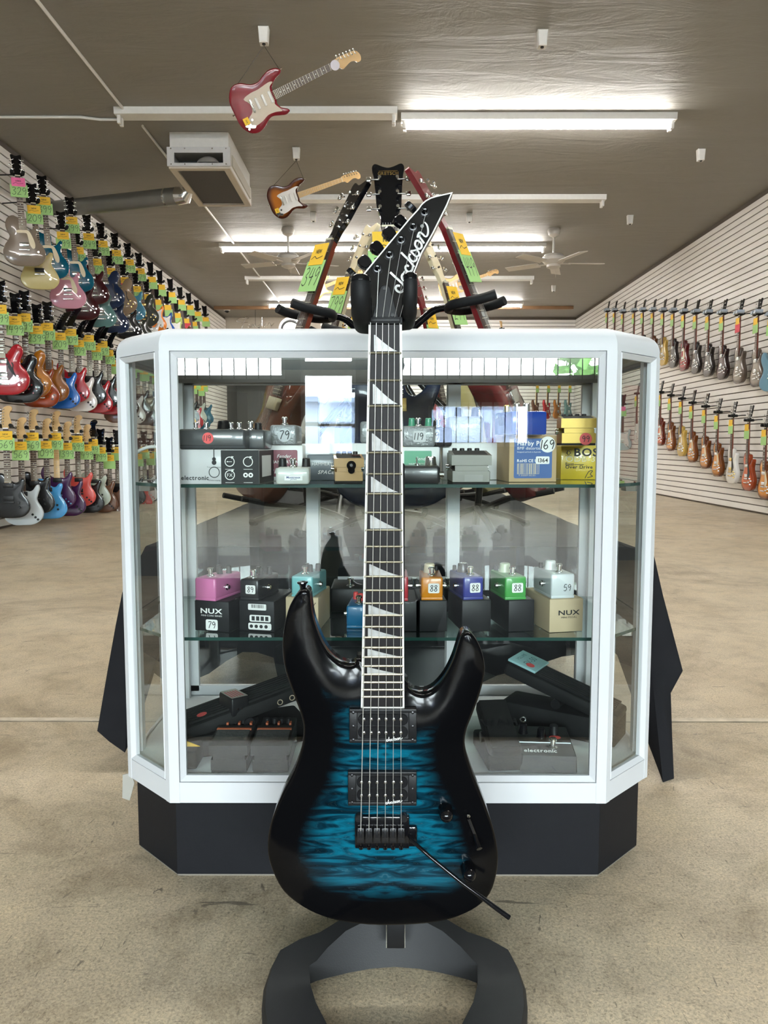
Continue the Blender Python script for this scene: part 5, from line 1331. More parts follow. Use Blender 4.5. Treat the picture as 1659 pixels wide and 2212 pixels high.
def big_pedal(px, zs, Y, depth, m, label, rot=0, knobs=((-.015, .07), (.015, .07)), knobm=None, kr=.007, kh=.014, sw=True, bev=.005, group='effects pedals on the upper shelf'):
    x, y, z, w, h = front(*px, zs, Y)
    t = empty('effects_pedal', M=rotz((x, y, z), rot)); tag(t, label, 'effects pedal', group)
    b = MB(); b.box((0, depth / 2, h / 2), (w, depth, h), bev); b.build('housing', m, t, 40)
    for kx, ky in knobs: knob_at(t, kx, ky, h, kr, kh, knobm)
    if sw: foot_switch(t, 0, .022, h)
    return t, w, h
def compact_pedal(px, zs, Y, m, label, rot=0, depth=.125, group='effects pedals on the upper shelf', pad=True):
    """stomp pedal: base, overhanging treadle, control panel with knobs behind"""
    x, y, z, w, h = front(*px, zs, Y)
    t = empty('effects_pedal', M=rotz((x, y, z), rot)); tag(t, label, 'effects pedal', group)
    b = MB(); b.M = Matrix.Rotation(R(90), 4, 'Z')
    # side profile (depth along local x after the turn), extruded across
    b.prism([(0, .004), (depth, .004), (depth, h * .98), (depth * .62, h * .9), (depth * .60, h * .50), (0, h * .42)], -w / 2 * .94, w / 2 * .94, .001); b.build('base', m, t, 20)
    b = MB(); b.box((0, depth / 2, .002), (w * .92, depth * .98, .004)); b.build('rubber_foot', RUBBER, t, 0)
    b = MB(); b.M = Matrix.Translation((0, 0, 0)); 
    b.add([(sx * w / 2, yy, zz) for sx in (-1, 1) for yy, zz in ((-.004, h * .60), (-.004, h * .92), (depth * .58, h * 1.06), (depth * .58, h * .62))], [(0, 3, 2, 1), (4, 5, 6, 7), (0, 1, 5, 4), (1, 2, 6, 5), (2, 3, 7, 6), (3, 0, 4, 7)]); td = b.build('treadle', m, t, 0)
    b = MB(); b.box((0, .0015, h * .51), (w * .82, .004, h * .17)); b.build('gap_plate', m, t, 0)
    if pad:
        b = MB(); b.add([(sx * w * .42, yy, zz) for sx in (-1, 1) for yy, zz in ((.004, h * .935), (depth * .52, h * 1.06))], [(0, 2, 3, 1)]); b.build('rubber_pad', RUBBER, td, 0)
    for kx in (-.3, -.1, .1, .3): knob_at(t, kx * w, depth * .8, h * .94, .005, .011)
    for sx in (-1, 1):
        b = MB(); b.cyl((sx * w * .47, depth * .62, h * .5), (sx * (w * .47 + .006), depth * .62, h * .5), .006, n=12); b.build('jack', CHROME, t)
    return t, w, h

# ---- upper shelf
S1, S2 = SH1 + .0005, SH2 + .0005
SILV = pcol('silver_carton', (.52, .52, .53), .35); BLKC = pcol('black_carton', (.012, .0125, .014), .45, 0, spec=.25)
t, w, h, d = carton((368, 972, 560, 1046), S1, .13, SILV, 'long silver and black box under the dark looper pedals at left of upper shelf', R(-3))
b = MB(); xk = -w / 2 + w * (478 - 368) / 192; b.rect(xk, .0005, w / 2, h - .0005, -.0006); pk = b.build('black_print', BLKC, t, 0)
b = MB(); b.add([(w / 2 + .0005, yy, zz) for yy, zz in ((.001, .001), (d - .001, .001), (d - .001, h - .001), (.001, h - .001))], [(0, 1, 2, 3)]); b.build('black_side_print', BLKC, t, 0)
b = MB(); b.add([(w / 2 + .0009, yy, zz) for yy, zz in ((.02, .012), (d - .03, .012), (d - .03, h - .010), (.02, h - .010))], [(0, 1, 2, 3)]); b.build('side_label', WHITE, t, 0)
b = MB(); b.text('tc electronic', -w / 2 + w * .235, .0075, .0108, -.0008, True, 'c'); b.build('maker_print', INK, t, 0)
b = MB(); gx, gz = -w / 2 + w * (463 - 368) / 192, h * .70
b.disc(gx, gz - .004, .0042, -.0008, 14); b.disc(gx, gz + .002, .0034, -.0008, 14); b.rect(gx - .0008, gz, gx + .0008, gz + .02, -.0008); b.rect(gx - .0016, gz + .019, gx + .0016, gz + .023, -.0008); b.disc(gx, .021, .0098, -.0008, 28, .0084); b.text('True analog sound', gx, gz - .013, .0032, -.0008, False, 'c'); b.text('Infinite looping', gx, .006, .0032, -.0008, False, 'c'); b.build('icon_print', INK, t, 0)
b = MB()
for i_, (ix, iz, tx) in enumerate(((.2, .66, ''), (.62, .66, ''), (.2, .27, 'FX'), (.62, .27, ''))):
    cx_ = xk + (w / 2 - xk) * ix * 1.15; cz_ = h * iz
    if i_ < 3: b.disc(cx_, cz_, .0088, -.0009, 28, .0074); b.flat([(cx_ + .003, cz_ + .0095), (cx_ + .003, cz_ + .0045), (cx_ + .0075, cz_ + .009)], -.0009)
    else:
        for sx in (-1, 1): b.disc(cx_ + sx * .0045, cz_, .0042, -.0009, 18, .0018)
    if tx: b.text(tx, cx_, cz_ - .003, .0085, -.0009, False, 'c')
    if i_ == 0: b.rect(cx_ - .004, cz_ - .0004, cx_ + .004, cz_ + .0004, -.0009); b.disc(cx_ - .004, cz_, .0012, -.0009, 10)
    b.rect(cx_ - .008, cz_ - .0135, cx_ + .008, cz_ - .0128, -.0009)
b.build('icon_print', INKW, t, 0)
ztop = S1 + h + .001
DKG = pcol('dark_grey_enamel', (.060, .063, .067), .28, .5)
t2, w2, h2 = big_pedal((381, 928, 530, 972), ztop, 1.365, .085, DKG, 'dark grey looper pedal with red round sticker and big black knob on the silver box', R(-3), knobs=(), sw=False, bev=.006)
sticker(t2, -.005, h2 * .55, -.0006, .020, .020, '119', RED_ST, True, .010)
b = MB(); b.box((0, -.0002, h2 * .19), (w2 * .99, .001, .0015)); b.build('seam', INK, t2, 0)
for kx in (-.040, -.018, .026, .040): foot_switch(t2, kx, .03 + abs(kx) * .4, h2, .8)
knob_at(t2, .012, .045, h2, .012, .016, BLACK_GL)
t3, w3, h3 = big_pedal((500, 930, 572, 972), ztop, 1.395, .07, DKG, 'second dark grey pedal tucked behind the looper pedal, above the black box end', R(-3), knobs=((.01, .04),), sw=True, bev=.005)
t, w, h, d = carton((573, 965, 654, 1041), S1, .10, WHITE, 'white box with maroon front label under the hammered grey pedal marked 79', 0, Y=1.47)
b = MB(); b.rrect(-w * .47, h * .12, w * .36, h * .88, -.0006, .003); mp_ = b.build('maroon_label', pcol('maroon_print', (.20, .025, .05), .4), t, 0)
b = MB(); b.text('Fender', .0, h * .66, .009, -.001, False, 'c', 1, .3); b.text('HAMMERTONE', .004, h * .50, .0080, -.001, False, 'c'); b.text('DELAY', -.004, h * .22, .014, -.001, True, 'c', 1.2, .3); b.build('label_print', INKW, mp_, 0)
hx = h
t4, w4, h4 = big_pedal((583, 921, 641, 965), S1 + hx + .001, 1.47, .09, HAMMER, 'hammered grey pedal with round sticker 79 on the maroon-labelled box', 0, knobs=(), sw=True)
sticker(t4, .002, h4 * .5, -.0006, .026, .026, '79', pcol('clear_sticker', (.42, .44, .46), .3), True, .016)
t, w, h = big_pedal((596, 1010, 668, 1047), S1, None, .085, pcol('pale_grey_enamel', (.56, .58, .55), .35), 'pale grey-green pedal with small white label and two black knobs, front of upper shelf', R(4), knobs=((-.020, .05), (.022, .05)), kr=.0075, kh=.016)
b = MB(); b.rect(-.014, h * .25, .017, h * .52, -.0006); lb = b.build('maker_label', WHITE, t, 0)
b = MB(); b.text('Montreux', .0015, h * .37, .0054, -.001, True, 'c'); b.text('JAPAN', .0015, h * .28, .0034, -.001, False, 'c'); b.build('label_print', pcol('navy_ink', (.02, .06, .22), .5), lb, 0)
t, w, h, d = carton((652, 964, 712, 1041), S1, .09, WHITE, 'plain white box behind the pale grey-green pedal', 0, Y=1.52)
t, w, h, d = carton((664, 985, 798, 1040), S1, .05, pcol('slate_print', (.10, .12, .14), .4), 'slate grey box with white print behind the tan pedal', 0, Y=1.50)
b = MB(); b.text('HAMMERTONE', -w * .18, h * .58, .0085, -.0014, False, 'c'); b.text('SPACE', -w * .2, h * .25, .010, -.0014, True, 'c', 1, .3); b.build('box_print', INKW, t, 0)
TANP = pcol('tan_enamel', (.46, .27, .09), .35, .3)
t, w, h = compact_pedal((722, 988, 786, 1046), S1, 1.385, TANP, 'tan stomp pedal with black thumb screw left of the guitar neck', R(5))
b = MB(); b.disc(.004, h * .66, .0085, -.0055, 18); b.disc(.004, h * .48, .0062, -.0055, 16); b.rect(-.002, h * .46, .010, h * .66, -.0055); b.build('thumb_screw', BLACK_GL, t, 0)
b = MB(); b.disc(.004, h * .67, .003, -.0062, 10); b.build('screw_shine', CHROME, t, 0)
b = MB(); b.add([(.015 + .011 * math.cos(a * .524), .035 + .011 * math.sin(a * .524), h * 1.03) for a in range(12)], [tuple(range(12))]); b.build('price_sticker', RED_ST, t, 0)
t, w, h, d = carton((715, 965, 800, 1041), S1, .045, WHITE, 'white box behind the tan pedal, under a hammered pedal by the neck', 0, Y=1.56)
hx = h
big_pedal((778, 918, 836, 965), S1 + hx + .001, 1.56, .07, HAMMER, 'hammered grey pedal half hidden behind the left edge of the guitar neck', 0, knobs=((0.0, .04),))
t, w, h, d = carton((826, 968, 950, 1041), S1, .09, WHITE, 'white box with green label under the hammered pedal marked 119', 0, Y=1.46)
b = MB(); b.rrect(-w * .12, h * .40, w * .36, h * .90, -.0006, .002); gl_ = b.build('green_label', pcol('mint_print', (.10, .38, .22), .45), t, 0)
b = MB(); b.text('Fender', w * .20, h * .62, .009, -.001, False, 'c', 1, .3); b.text('HAMMERTONE', w * .14, h * .48, .0055, -.001, False, 'c'); b.build('label_print', INKW, gl_, 0)
hx = h
GKN = pcol('green_knob', (.06, .32, .19), .4)
t, w, h = big_pedal((868, 921, 940, 966), S1 + hx + .001, 1.46, .085, HAMMER, 'hammered grey pedal with two green knobs and sticker 119, right of the neck', 0, knobs=((-.012, .03), (.020, .03)), knobm=GKN, kr=.0065, kh=.016)
sticker(t, .002, h * .5, -.0006, .024, .021, '119', pcol('grey_sticker', (.55, .56, .57), .4))
t, w, h = big_pedal((925, 919, 978, 962), S1 + hx + .001, 1.50, .07, BLACK_PL, 'black pedal with tilted sticker behind the green-knobbed pedal', R(8), knobs=((0, .04),))
sticker(t, -.012, h * .55, -.0006, .020, .024, '89', pcol('grey_sticker', (.5, .5, .5)))
t, w, h = big_pedal((836, 1006, 950, 1046), S1, None, .075, pcol('black_enamel', (.016, .017, .019), .3, .3), 'low black pedal with silver knob and toggle, right of the neck', R(-3), knobs=(), sw=False)
knob_at(t, .030, .03, h, .0105, .016, CHROME); b = MB(); b.cyl((.006, .03, h), (.005, .03, h + .014), .0012, n=8); b.cyl((.006, .03, h), (.006, .03, h + .003), .004, n=10); b.build('toggle_switch', CHROME, t)
b = MB(); b.cyl((w / 2, .03, h * .5), (w / 2 + .008, .03, h * .5), .005, n=10); b.build('jack', CHROME, t)
t, w, h, d = carton((956, 962, 1078, 1041), S1, .07, WHITE, 'white box behind the olive grey stomp pedal', 0, Y=1.52)
hx = h
big_pedal((968, 905, 1044, 962), S1 + hx + .001, 1.52, .06, HAMMER, 'hammered grey pedal with black knobs on the white box right of centre', 0, knobs=((-.014, .02), (.02, .02)), kr=.007, kh=.018, sw=False)
OLG = pcol('olive_grey_enamel', (.15, .145, .125), .4, .2, metal=.2)
t, w, h = compact_pedal((975, 978, 1062, 1046), S1, None, OLG, 'olive grey stomp pedal with blank plate, left of the brown carton', 0)
b = MB(); b.rect(-.012, h * .10, .020, h * .30, -.0006); b.build('blank_plate', pcol('plate', (.20, .195, .175), .35), t, 0)
t, w, h, d = carton((1098, 941, 1205, 1041), S1, .10, CARD, 'brown carton with big blue label and round sticker 169', R(6))
b = MB(); b.rrect(-w * .40, h * .08, w * .40, h * .94, -.0006, .003); bl_ = b.build('blue_label', pcol('blue_print', (.035, .105, .31), .5), t, 0)
b = MB(); b.text('Harby Pedals', -w * .34, h * .79, .0115, -.001, True); b.text('BMF distortion', -w * .34, h * .70, .0075, -.001); b.text('Designed and built in Australia', -w * .34, h * .635, .0034, -.001); b.text('RoHS CE UK', -w * .34, h * .43, .0075, -.001, True)
x = -w * .33
rb = random.Random(3)
b.build('label_print', INKW, bl_, 0)
b = MB(); b.rect(-w * .335, h * .17, w * .13, h * .40, -.0009); b.text('9 350009 002101', -w * .30, h * .125, .0045, -.001); b.build('barcode_ground', pcol('barcode_tan', (.55, .48, .34), .5), bl_, 0)
b = MB()
while x < w * .12:
    ww = rb.choice((.0006, .0012, .0019)); b.rect(x, h * .175, x + ww, h * .395, -.0011); x += ww + rb.choice((.0008, .0014, .002))
b.build('barcode', pcol('blue_print', None), bl_, 0)
sticker(t, w * .30, h * .81, -.0012, .030, .030, '169', WHITE, True, .017); sticker(t, w * .20, h * .47, -.0012, .026, .014, '1364', WHITE, False, .0105, None, False, 'stock_sticker')
hx = h
t, w, h = big_pedal((1104, 890, 1184, 941), S1 + hx + .001, 1.385, .10, pcol('royal_blue_enamel', (.006, .045, .30), .2, .7), 'glossy royal blue pedal on top of the brown carton', R(10), knobs=((-.012, .035), (.006, .035)), knobm=CHROME, kr=.0075, kh=.016, sw=False, bev=.003)
knob_at(t, -.026, .05, h, .007, .013, GOLD)
b = MB(); b.cyl((-w / 2 - .006, .05, h * .6), (-w / 2, .05, h * .6), .009, n=12); b.build('jack', BLACK_GL, t)
YEL = pcol('yellow_carton', (.66, .48, .02), .35, .3)
t, w, h, d = carton((1211, 963, 1292, 1036), S1, .12, YEL, 'yellow box under the gold stomp pedal at the right end of upper shelf', R(-2))
b = MB(); b.text('BOSS', -w * .16, h * .70, .0215, -.0008, True, 'l', 1.15); b.rect(-w * .38, h * .70, -w * .22, h * .88, -.0008); b.text('Bass', -w * .38, h * .42, .0085, -.0008, True); b.rect(-w * .14, h * .44, w * .12, h * .455, -.0008); b.text('Over Drive', -w * .38, h * .33, .0088, -.0008, True, 'l', 1.15)
b.ribbon([(w * .16, h * .04), (w * .26, h * .24), (w * .36, h * .26), (w * .30, h * .16), (w * .36, h * .10), (w * .22, h * .06)], .0014, -.0008)
b.build('box_print', INK, t, 0)
b = MB(); b.rect(-w * .375, h * .71, -w * .225, h * .87, -.0010); b.build('logo_ground', YEL, t, 0); b = MB(); b.disc(-w * .30, h * .79, .0042, -.0012, 14, .003); b.rect(-w * .345, h * .745, -w * .325, h * .86, -.0012); b.build('logo_mark', INK, t, 0)
b = MB(); b.text('ODB-3', -w * .38, h * .53, .016, -.0008, False, 'l', 1.2); b.build('model_print', pcol('pale_yellow_print', (.80, .74, .45), .5), t, 0)
hx = h
GLD = pcol('gold_enamel', (.46, .30, .03), .3, .4, metal=.25)
t, w, h = compact_pedal((1212, 897, 1290, 960), S1 + hx + .001, 1.40, GLD, 'gold stomp pedal with red sticker on the yellow box', R(-8))
sticker(t, .012, h * .22, -.0012, .022, .022, '99', RED_ST, True, .011)

# ---- middle shelf
def mbox(px, m, label, rot=0, d=.12, zs=S2): return carton(px, zs, d, m, label, rot)
MG = None
t, w, h, d = mbox((418, 1299, 497, 1364), BLKC, 'black box with price 79 under the pink mini pedal', R(-14))
b = MB(); b.text('NUX', 0, h * .60, .013, -.0008, True, 'c', 1.5); b.text('MINI CORE SERIES', 0, h * .50, .0042, -.0008, False, 'c', 1.2); b.build('box_print', INKW, t, 0)
sticker(t, .0, h * .22, -.0008, .024, .020, '79')
ym = t.location.y if t.parent else t.matrix_world.translation.y
hb_ = h
mini_pedal((417, 1250, 468, 1299), S2 + hb_ + .001, ym, (.58, .17, .36), 'pink mini pedal with chrome foot switch on a black box', None, R(-20), mname='pink')
t, w, h, d = mbox((515, 1298, 594, 1364), BLKC, 'black box with barcode and recycling labels under the black mini pedal', R(-12))
b = MB(); b.rrect(-w * .24, h * .70, w * .28, h * .90, -.0008, .002); b.rrect(-w * .20, h * .32, w * .40, h * .54, -.0008, .003); b.rrect(-w * .24, h * .06, w * .42, h * .28, -.0008, .003); lb = b.build('white_labels', WHITE, t, 0)
b = MB(); rb = random.Random(5); x = -w * .14
while x < w * .20: ww = rb.choice((.0005, .0011)); b.rect(x, h * .77, x + ww, h * .88, -.0012); x += ww + .0009
for q in range(4): b.rect(-w * .14 + q * w * .13, h * .36, -w * .05 + q * w * .13, h * .50, -.0012); b.disc(-w * .15 + q * w * .14, h * .17, .0034, -.0012, 12)
b.build('label_print', INK, lb, 0)
mini_pedal((516, 1253, 560, 1298), S2 + h + .001, t.matrix_world.translation.y, (.018, .018, .020), 'black mini pedal with price 89 on a black box', '89', R(-16), mname='black')
KRA = pcol('kraft_pale', (.52, .41, .26), .6, 0)
t, w, h, d = mbox((617, 1291, 688, 1364), KRA, 'kraft box under the pale cyan mini pedal behind the guitar horn', R(-6))
b = MB(); b.ribbon([(w * .30, h * .78), (w * .34, h * .74), (w * .42, h * .86)], .0015, -.0008, smooth=False); b.rect(w * .14, h * .80, w * .24, h * .81, -.0008); b.rect(w * .14, h * .72, w * .24, h * .73, -.0008)
for q in range(5): b.rect(w * .26 + q * .0026, h * .08, w * .26 + q * .0026 + .0013, h * .26, -.0008)
b.build('box_print', pcol('brown_ink', (.12, .08, .05), .6), t, 0)
mini_pedal((628, 1246, 676, 1291), S2 + h + .001, t.matrix_world.translation.y, (.19, .50, .52), 'pale cyan mini pedal above the tip of the guitar horn', None, R(-12), mname='cyan')
mini_pedal((748, 1309, 798, 1358), S2, None, (.015, .17, .37), 'bright blue mini pedal standing on the shelf left of the neck', None, R(-4), mname='blue', knobm=RED_ST)
t, w, h, d = mbox((842, 1300, 900, 1364), BLKC, 'black box under the red mini pedal beside the neck', 0)
mini_pedal((834, 1246, 882, 1299), S2 + h + .001, t.matrix_world.translation.y, (.40, .012, .025), 'red mini pedal mostly hidden by the guitar neck', None, 0, mname='red')
t, w, h, d = mbox((906, 1298, 966, 1364), BLKC, 'black box under the orange mini pedal', R(3))
mini_pedal((910, 1247, 957, 1297), S2 + h + .001, t.matrix_world.translation.y, (.62, .22, .012), 'orange mini pedal with cream knob and price 88', '88', 0, 'one', 'orange', CREAM)
t, w, h, d = mbox((997, 1297, 1062, 1364), BLKC, 'black box under the violet blue mini pedal', R(8))
mini_pedal((1000, 1247, 1046, 1297), S2 + h + .001, t.matrix_world.translation.y, (.035, .045, .26), 'violet blue mini pedal with black knobs and price 88', '88', R(12), 'one', 'violet', BLACK_GL)
t, w, h, d = mbox((1097, 1297, 1156, 1364), BLKC, 'black box under the green mini pedal', R(10))
mini_pedal((1090, 1246, 1139, 1296), S2 + h + .001, t.matrix_world.translation.y, (.06, .33, .07), 'green mini pedal with pale knob and price 88', '88', R(10), 'one', 'green', pcol('pale_green_plastic', (.52, .58, .40), .35))
t, w, h, d = mbox((1184, 1294, 1263, 1365), KRA, 'kraft box with dark print under the white mini pedal', R(12))
b = MB(); b.text('NUX', w * .08, h * .52, .0125, -.0008, True, 'c', 1.5); b.text('MINI PEDAL', w * .08, h * .42, .0048, -.0008, False, 'c', 1.2); b.build('box_print', INK, t, 0)
t = mini_pedal((1189, 1240, 1244, 1293), S2 + h + .001, t.matrix_world.translation.y, (.60, .64, .66), 'white mini pedal with white knob and price 59, rightmost of middle shelf', None, R(10), 'one', 'white', WHITE)
b = MB(); b.hand('59', .008, .014, .012, -.0006, .0012); b.build('price_writing', INK, t, 0)
# long floor unit at the back of the middle shelf
x0, x1 = at(716, 1300, 1.60).x, at(1010, 1300, 1.60).x
t = empty('multi_effects_unit', ((x0 + x1) / 2, 1.56, S2)); tag(t, 'long black floor unit with chrome foot switches at the back of the middle shelf', 'effects unit')
b = MB(); b.box((0, .06, .025), (x1 - x0, .12, .05), .004); b.build('housing', BLACK_PL, t)
b = MB(); b.box((0, .10, .054), (x1 - x0 - .02, .004, .006)); b.build('trim_strip', ALU, t, 0)
for u in (757, 895, 967): foot_switch(t, at(u, 1270, 1.58).x - (x0 + x1) / 2, .02, .05, 1.15)

# ---- bottom deck
DK = Z_DECK + .001
def compact_black(px, label, tilt=0):
    t, w, h = compact_pedal(px, DK, None, pcol('charcoal_enamel', (.017, .0175, .0185), .5, 0, spec=.25), label, 0, .13, 'effects pedals on the case floor', pad=False)
    b = MB(); b.add([(sx * w * .44, yy, h * 1.0 + zz) for sx in (-1, 1) for yy, zz in ((.01, -.035 * 0), (.05, .05 * h + .002))], [(0, 2, 3, 1)]); b.build('tread_pattern', pcol('grey_tread', (.055, .055, .055), .6, bump=1, bscale=120), t, 0)
    b = MB(); b.box((0, .055, h * 1.075), (w * .92, .006, .003)); b.build('orange_lettering_band', pcol('orange_print', (.40, .09, .03), .6, bump=.4, bscale=260), t, 0)
    for kx in (-.022, .0, .022): 
        b = MB(); b.box((kx + .004, .085, h * 1.06), (.004, .010, .006)); b.build('knob_pointer', MATS['orange_print'], t, 0)
    return t
compact_black((453, 1604, 535, 1669), 'charcoal stomp pedal with orange band, left of two on the case floor')
compact_black((543, 1604, 625, 1669), 'charcoal stomp pedal with orange band, right of two on the case floor')
def treadle_pedal(M, L_, w, h, label, pitch, name='wah_pedal', col=None, ribs=True):
    t = empty(name, M=M); tag(t, label, 'expression pedal', 'treadle pedals on the case floor')
    m = col or RUBBER
    b = MB(); b.box((0, 0, h * .22), (w, L_, h * .44), .006); b.build('base', m, t)
    b = MB(); b.M = Matrix.Translation((0, 0, h * .62)) @ Matrix.Rotation(pitch, 4, 'X')
    b.box((0, 0, .012), (w * .92, L_ * 1.02, .028), .008); tr = b.build('treadle', m, t)
    b = MB(); b.M = Matrix.Translation((0, 0, h * .62)) @ Matrix.Rotation(pitch, 4, 'X')
    if not ribs: b.box((0, 0, .0275), (w * .8, L_ * .92, .003), .001)
    for q in range(7 if ribs else 0): b.box((-w * .34 + q * w * .113, 0, .0285), (w * .06, L_ * .9, .004))
    g_ = b.build('grip_ribs', m, tr, 0); g_['kind'] = 'stuff'
    b = MB(); b.cyl((-w * .5, 0, h * .55), (w * .5, 0, h * .55), .01, n=12); b.build('hinge', BLACK_PL, t); return t, tr
cL = at_z(515, 1640, DK); M = Matrix.Translation((cL.x - .005, 1.475, DK)) @ Matrix.Rotation(R(-66), 4, 'Z')
t, tr = treadle_pedal(M, .24, .10, .10, 'big black wah pedal with red sticker lying behind two charcoal pedals', R(13))
b = MB(); b.M = Matrix.Translation((0, 0, .062)) @ Matrix.Rotation(R(13), 4, 'X'); b.add([(.02 + .010 * math.cos(a * .5236), -.08 + .010 * math.sin(a * .5236), .0315) for a in range(12)], [tuple(range(12))]); b.build('price_sticker', RED_ST, tr, 0)
for q in (.03, .055):
    b = MB(); b.M = Matrix.Translation((0, 0, .062)) @ Matrix.Rotation(R(13), 4, 'X') @ Matrix.Rotation(R(90), 4, 'Z'); b.disc(q + .035, .010, .0058, -.0466, 16, .0040); b.build('jack', CHROME, tr, 0)
p = at(510, 1530, 1.47); t = empty('effects_pedal', M=rotz((p.x, 1.45, p.z), R(38))); tag(t, 'small black pedal with red and white top lying on the big wah pedal', 'effects pedal')
b = MB(); b.box((0, .0, .018), (.036, .055, .036), .003); b.build('housing', BLACK_PL, t)
b = MB(); b.add([(x, y, .0364) for x, y in ((-.017, -.026), (.017, -.026), (.017, .026), (-.017, .026))], [(0, 1, 2, 3)]); tp = b.build('top_label', pcol('cream_print', (.50, .44, .40), .5), t, 0)
b = MB()
for q in range(5): b.add([(x, y, .0367) for x, y in ((-.013 + q * .0055, -.02), (-.011 + q * .0055, -.02), (-.011 + q * .0055, .016), (-.013 + q * .0055, .016))], [(0, 1, 2, 3)])
b.build('red_print', RED_C, tp, 0)
for q in (-.006, .002, .01):
    b = MB(); b.cyl((q, -.0285, .014), (q, -.027, .014), .002, n=8); b.build('jack', CHROME, t)
x, y, z, w, h = front(385, 1622, 424, 1664, DK); t = empty('power_adapter', (x, y, DK)); tag(t, 'small black block at the left corner of the case floor', 'adapter')
b = MB(); b.box((0, .03, h / 2), (w, .06, h), .005); b.build('housing', RUBBER, t)
b = MB(); b.prism([(-w / 2, h), (w * .55, h), (-w / 2, h + .014)], .02, .022); b.build('yellow_flag', YELLOW, t, 0)
# right: small wah, black delay pedal, volume pedal, white carton
cR = at_z(1075, 1640, DK); M = Matrix.Translation((cR.x, 1.40, DK)) @ Matrix.Rotation(R(6), 4, 'Z')
t, tr = treadle_pedal(M, .13, .065, .075, 'small black wah pedal with embossed treadle, left of the black delay pedal', R(24), ribs=False)
b = MB(); b.M = Matrix.Translation((0, 0, .0465)) @ Matrix.Rotation(R(24), 4, 'X') @ Matrix.Translation((0, 0, .0312)) @ Matrix.Rotation(R(-90), 4, 'X'); b.text('WAH', 0, -.012, .026, 0, True, 'c'); b.build('embossed_name', BLACK_PL, tr, 0)
x, y, z, w, h = front(1124, 1636, 1247, 1669, DK); t = empty('effects_pedal', M=rotz((x, y, DK), R(-4))); tag(t, 'wide black delay pedal with pale light line and red sticker on case floor', 'effects pedal')
b = MB(); b.M = Matrix.Rotation(R(90), 4, 'Z'); b.prism([(0, 0), (.125, 0), (.125, h * 1.35), (0.006, h)], -w / 2, w / 2, .002); b.build('housing', pcol('charcoal_enamel', None), t, 20)
sl = lambda yy: h + (h * .35) * (yy - .006) / .119 + .0006
def topq(x0, x1, y0, y1, dz=0): return [(x0, y0, sl(y0) + dz), (x1, y0, sl(y0) + dz), (x1, y1, sl(y1) + dz), (x0, y1, sl(y1) + dz)]
b = MB(); b.add(topq(-w * .47, w * .47, .055, .0575), [(0, 1, 2, 3)]); b.build('light_line', mat('pale_light_line', (.5, .8, .9), .4, emit=(.55, .85, .95), es=1.2, var=0), t, 0)
b = MB(); b.M = Matrix.Translation((-.008, .018, sl(.018) + .0002)) @ Matrix.Rotation(R(-70), 4, 'X'); b.text('tc electronic', -.012, .0, .0118, 0, True, 'c', 1.1); b.build('maker_print', INKW, t, 0)
b = MB(); b.add([(.022 + .011 * math.cos(a * .524), .078 + .009 * math.sin(a * .524), sl(.078) + .0004) for a in range(12)], [tuple(range(12))]); b.build('price_sticker', RED_ST, t, 0)
foot_switch(t, .012, .036, sl(.036), 1.2)
for kx, km in ((-.036, BLACK_GL), (-.004, BLACK_GL), (.022, BLACK_PL)): knob_at(t, kx, .095 if kx != -.004 else .075, sl(.09), .0085, .018, km)
b = MB(); b.tube([(-.036 + .005 * math.cos(k * .628), .096, sl(.09) + .026 + .005 * math.sin(k * .628)) for k in range(10)], .0014, 6, True); b.build('ring_pull', CHROME, t)
cV = at(1200, 1570, 1.50); M = Matrix.Translation((cV.x + .022, 1.54, DK)) @ Matrix.Rotation(R(58), 4, 'Z')
t, tr = treadle_pedal(M, .24, .085, .12, 'black ribbed volume pedal with pale teal name plate at the right end', R(17), 'volume_pedal', pcol('charcoal_rubber', (.013, .0135, .014), .6, 0, spec=.2))
VP = Matrix.Translation((0, 0, .0744)) @ Matrix.Rotation(R(17), 4, 'X') @ Matrix.Translation((0, .088, .0))
b = MB(); b.M = VP @ Matrix.Translation((0, 0, .034)); b.box((0, 0, 0), (.08, .062, .005), .001); np_ = b.build('name_plate', pcol('pale_teal_enamel', (.30, .52, .54), .35), tr)
b = MB(); b.M = VP @ Matrix.Translation((0, 0, .0370)) @ Matrix.Rotation(R(-90), 4, 'X'); b.text('FV-50', -.0, -.010, .020, 0, False, 'c', 1.0); b.text('VOLUME', 0, .014, .011, 0, False, 'c'); b.build('plate_print', pcol('slate_ink', (.05, .13, .15), .5), np_, 0)
b = MB(); b.M = VP @ Matrix.Translation((0, 0, .0372)); b.add([(-.022 + .011 * math.cos(a * .524), -.012 + .009 * math.sin(a * .524), 0) for a in range(12)], [tuple(range(12))]); b.build('price_sticker', RED_ST, tr, 0)
x, y, z, w, h = front(1005, 1533, 1097, 1590, None, 1.66); t = empty('product_box', (x, 1.62, DK)); tag(t, 'white carton at the back of the case floor behind the small wah', 'box')
b = MB(); b.box((0, .05, (z + h - DK) / 2), (w, .10, z + h - DK), .001); b.build('carton', WHITE, t, 20)
# pale cable arched at the left end of the upper shelf
pts = [at(276, 1040, 1.455), at(277, 1005, 1.455), at(287, 985, 1.455), at(306, 971, 1.455), at(330, 965, 1.455), at(352, 972, 1.455), at(362, 1000, 1.455)]
pts[0].z = SH1 + .004
b = MB(); b.tube(catmull(pts, 5, False), .0032, 8); o = b.build('white_cable', pcol('pale_cable', (.62, .63, .60), .4), None, 60); tag(o, 'pale cable arched over the left end of the upper glass shelf', 'cable')
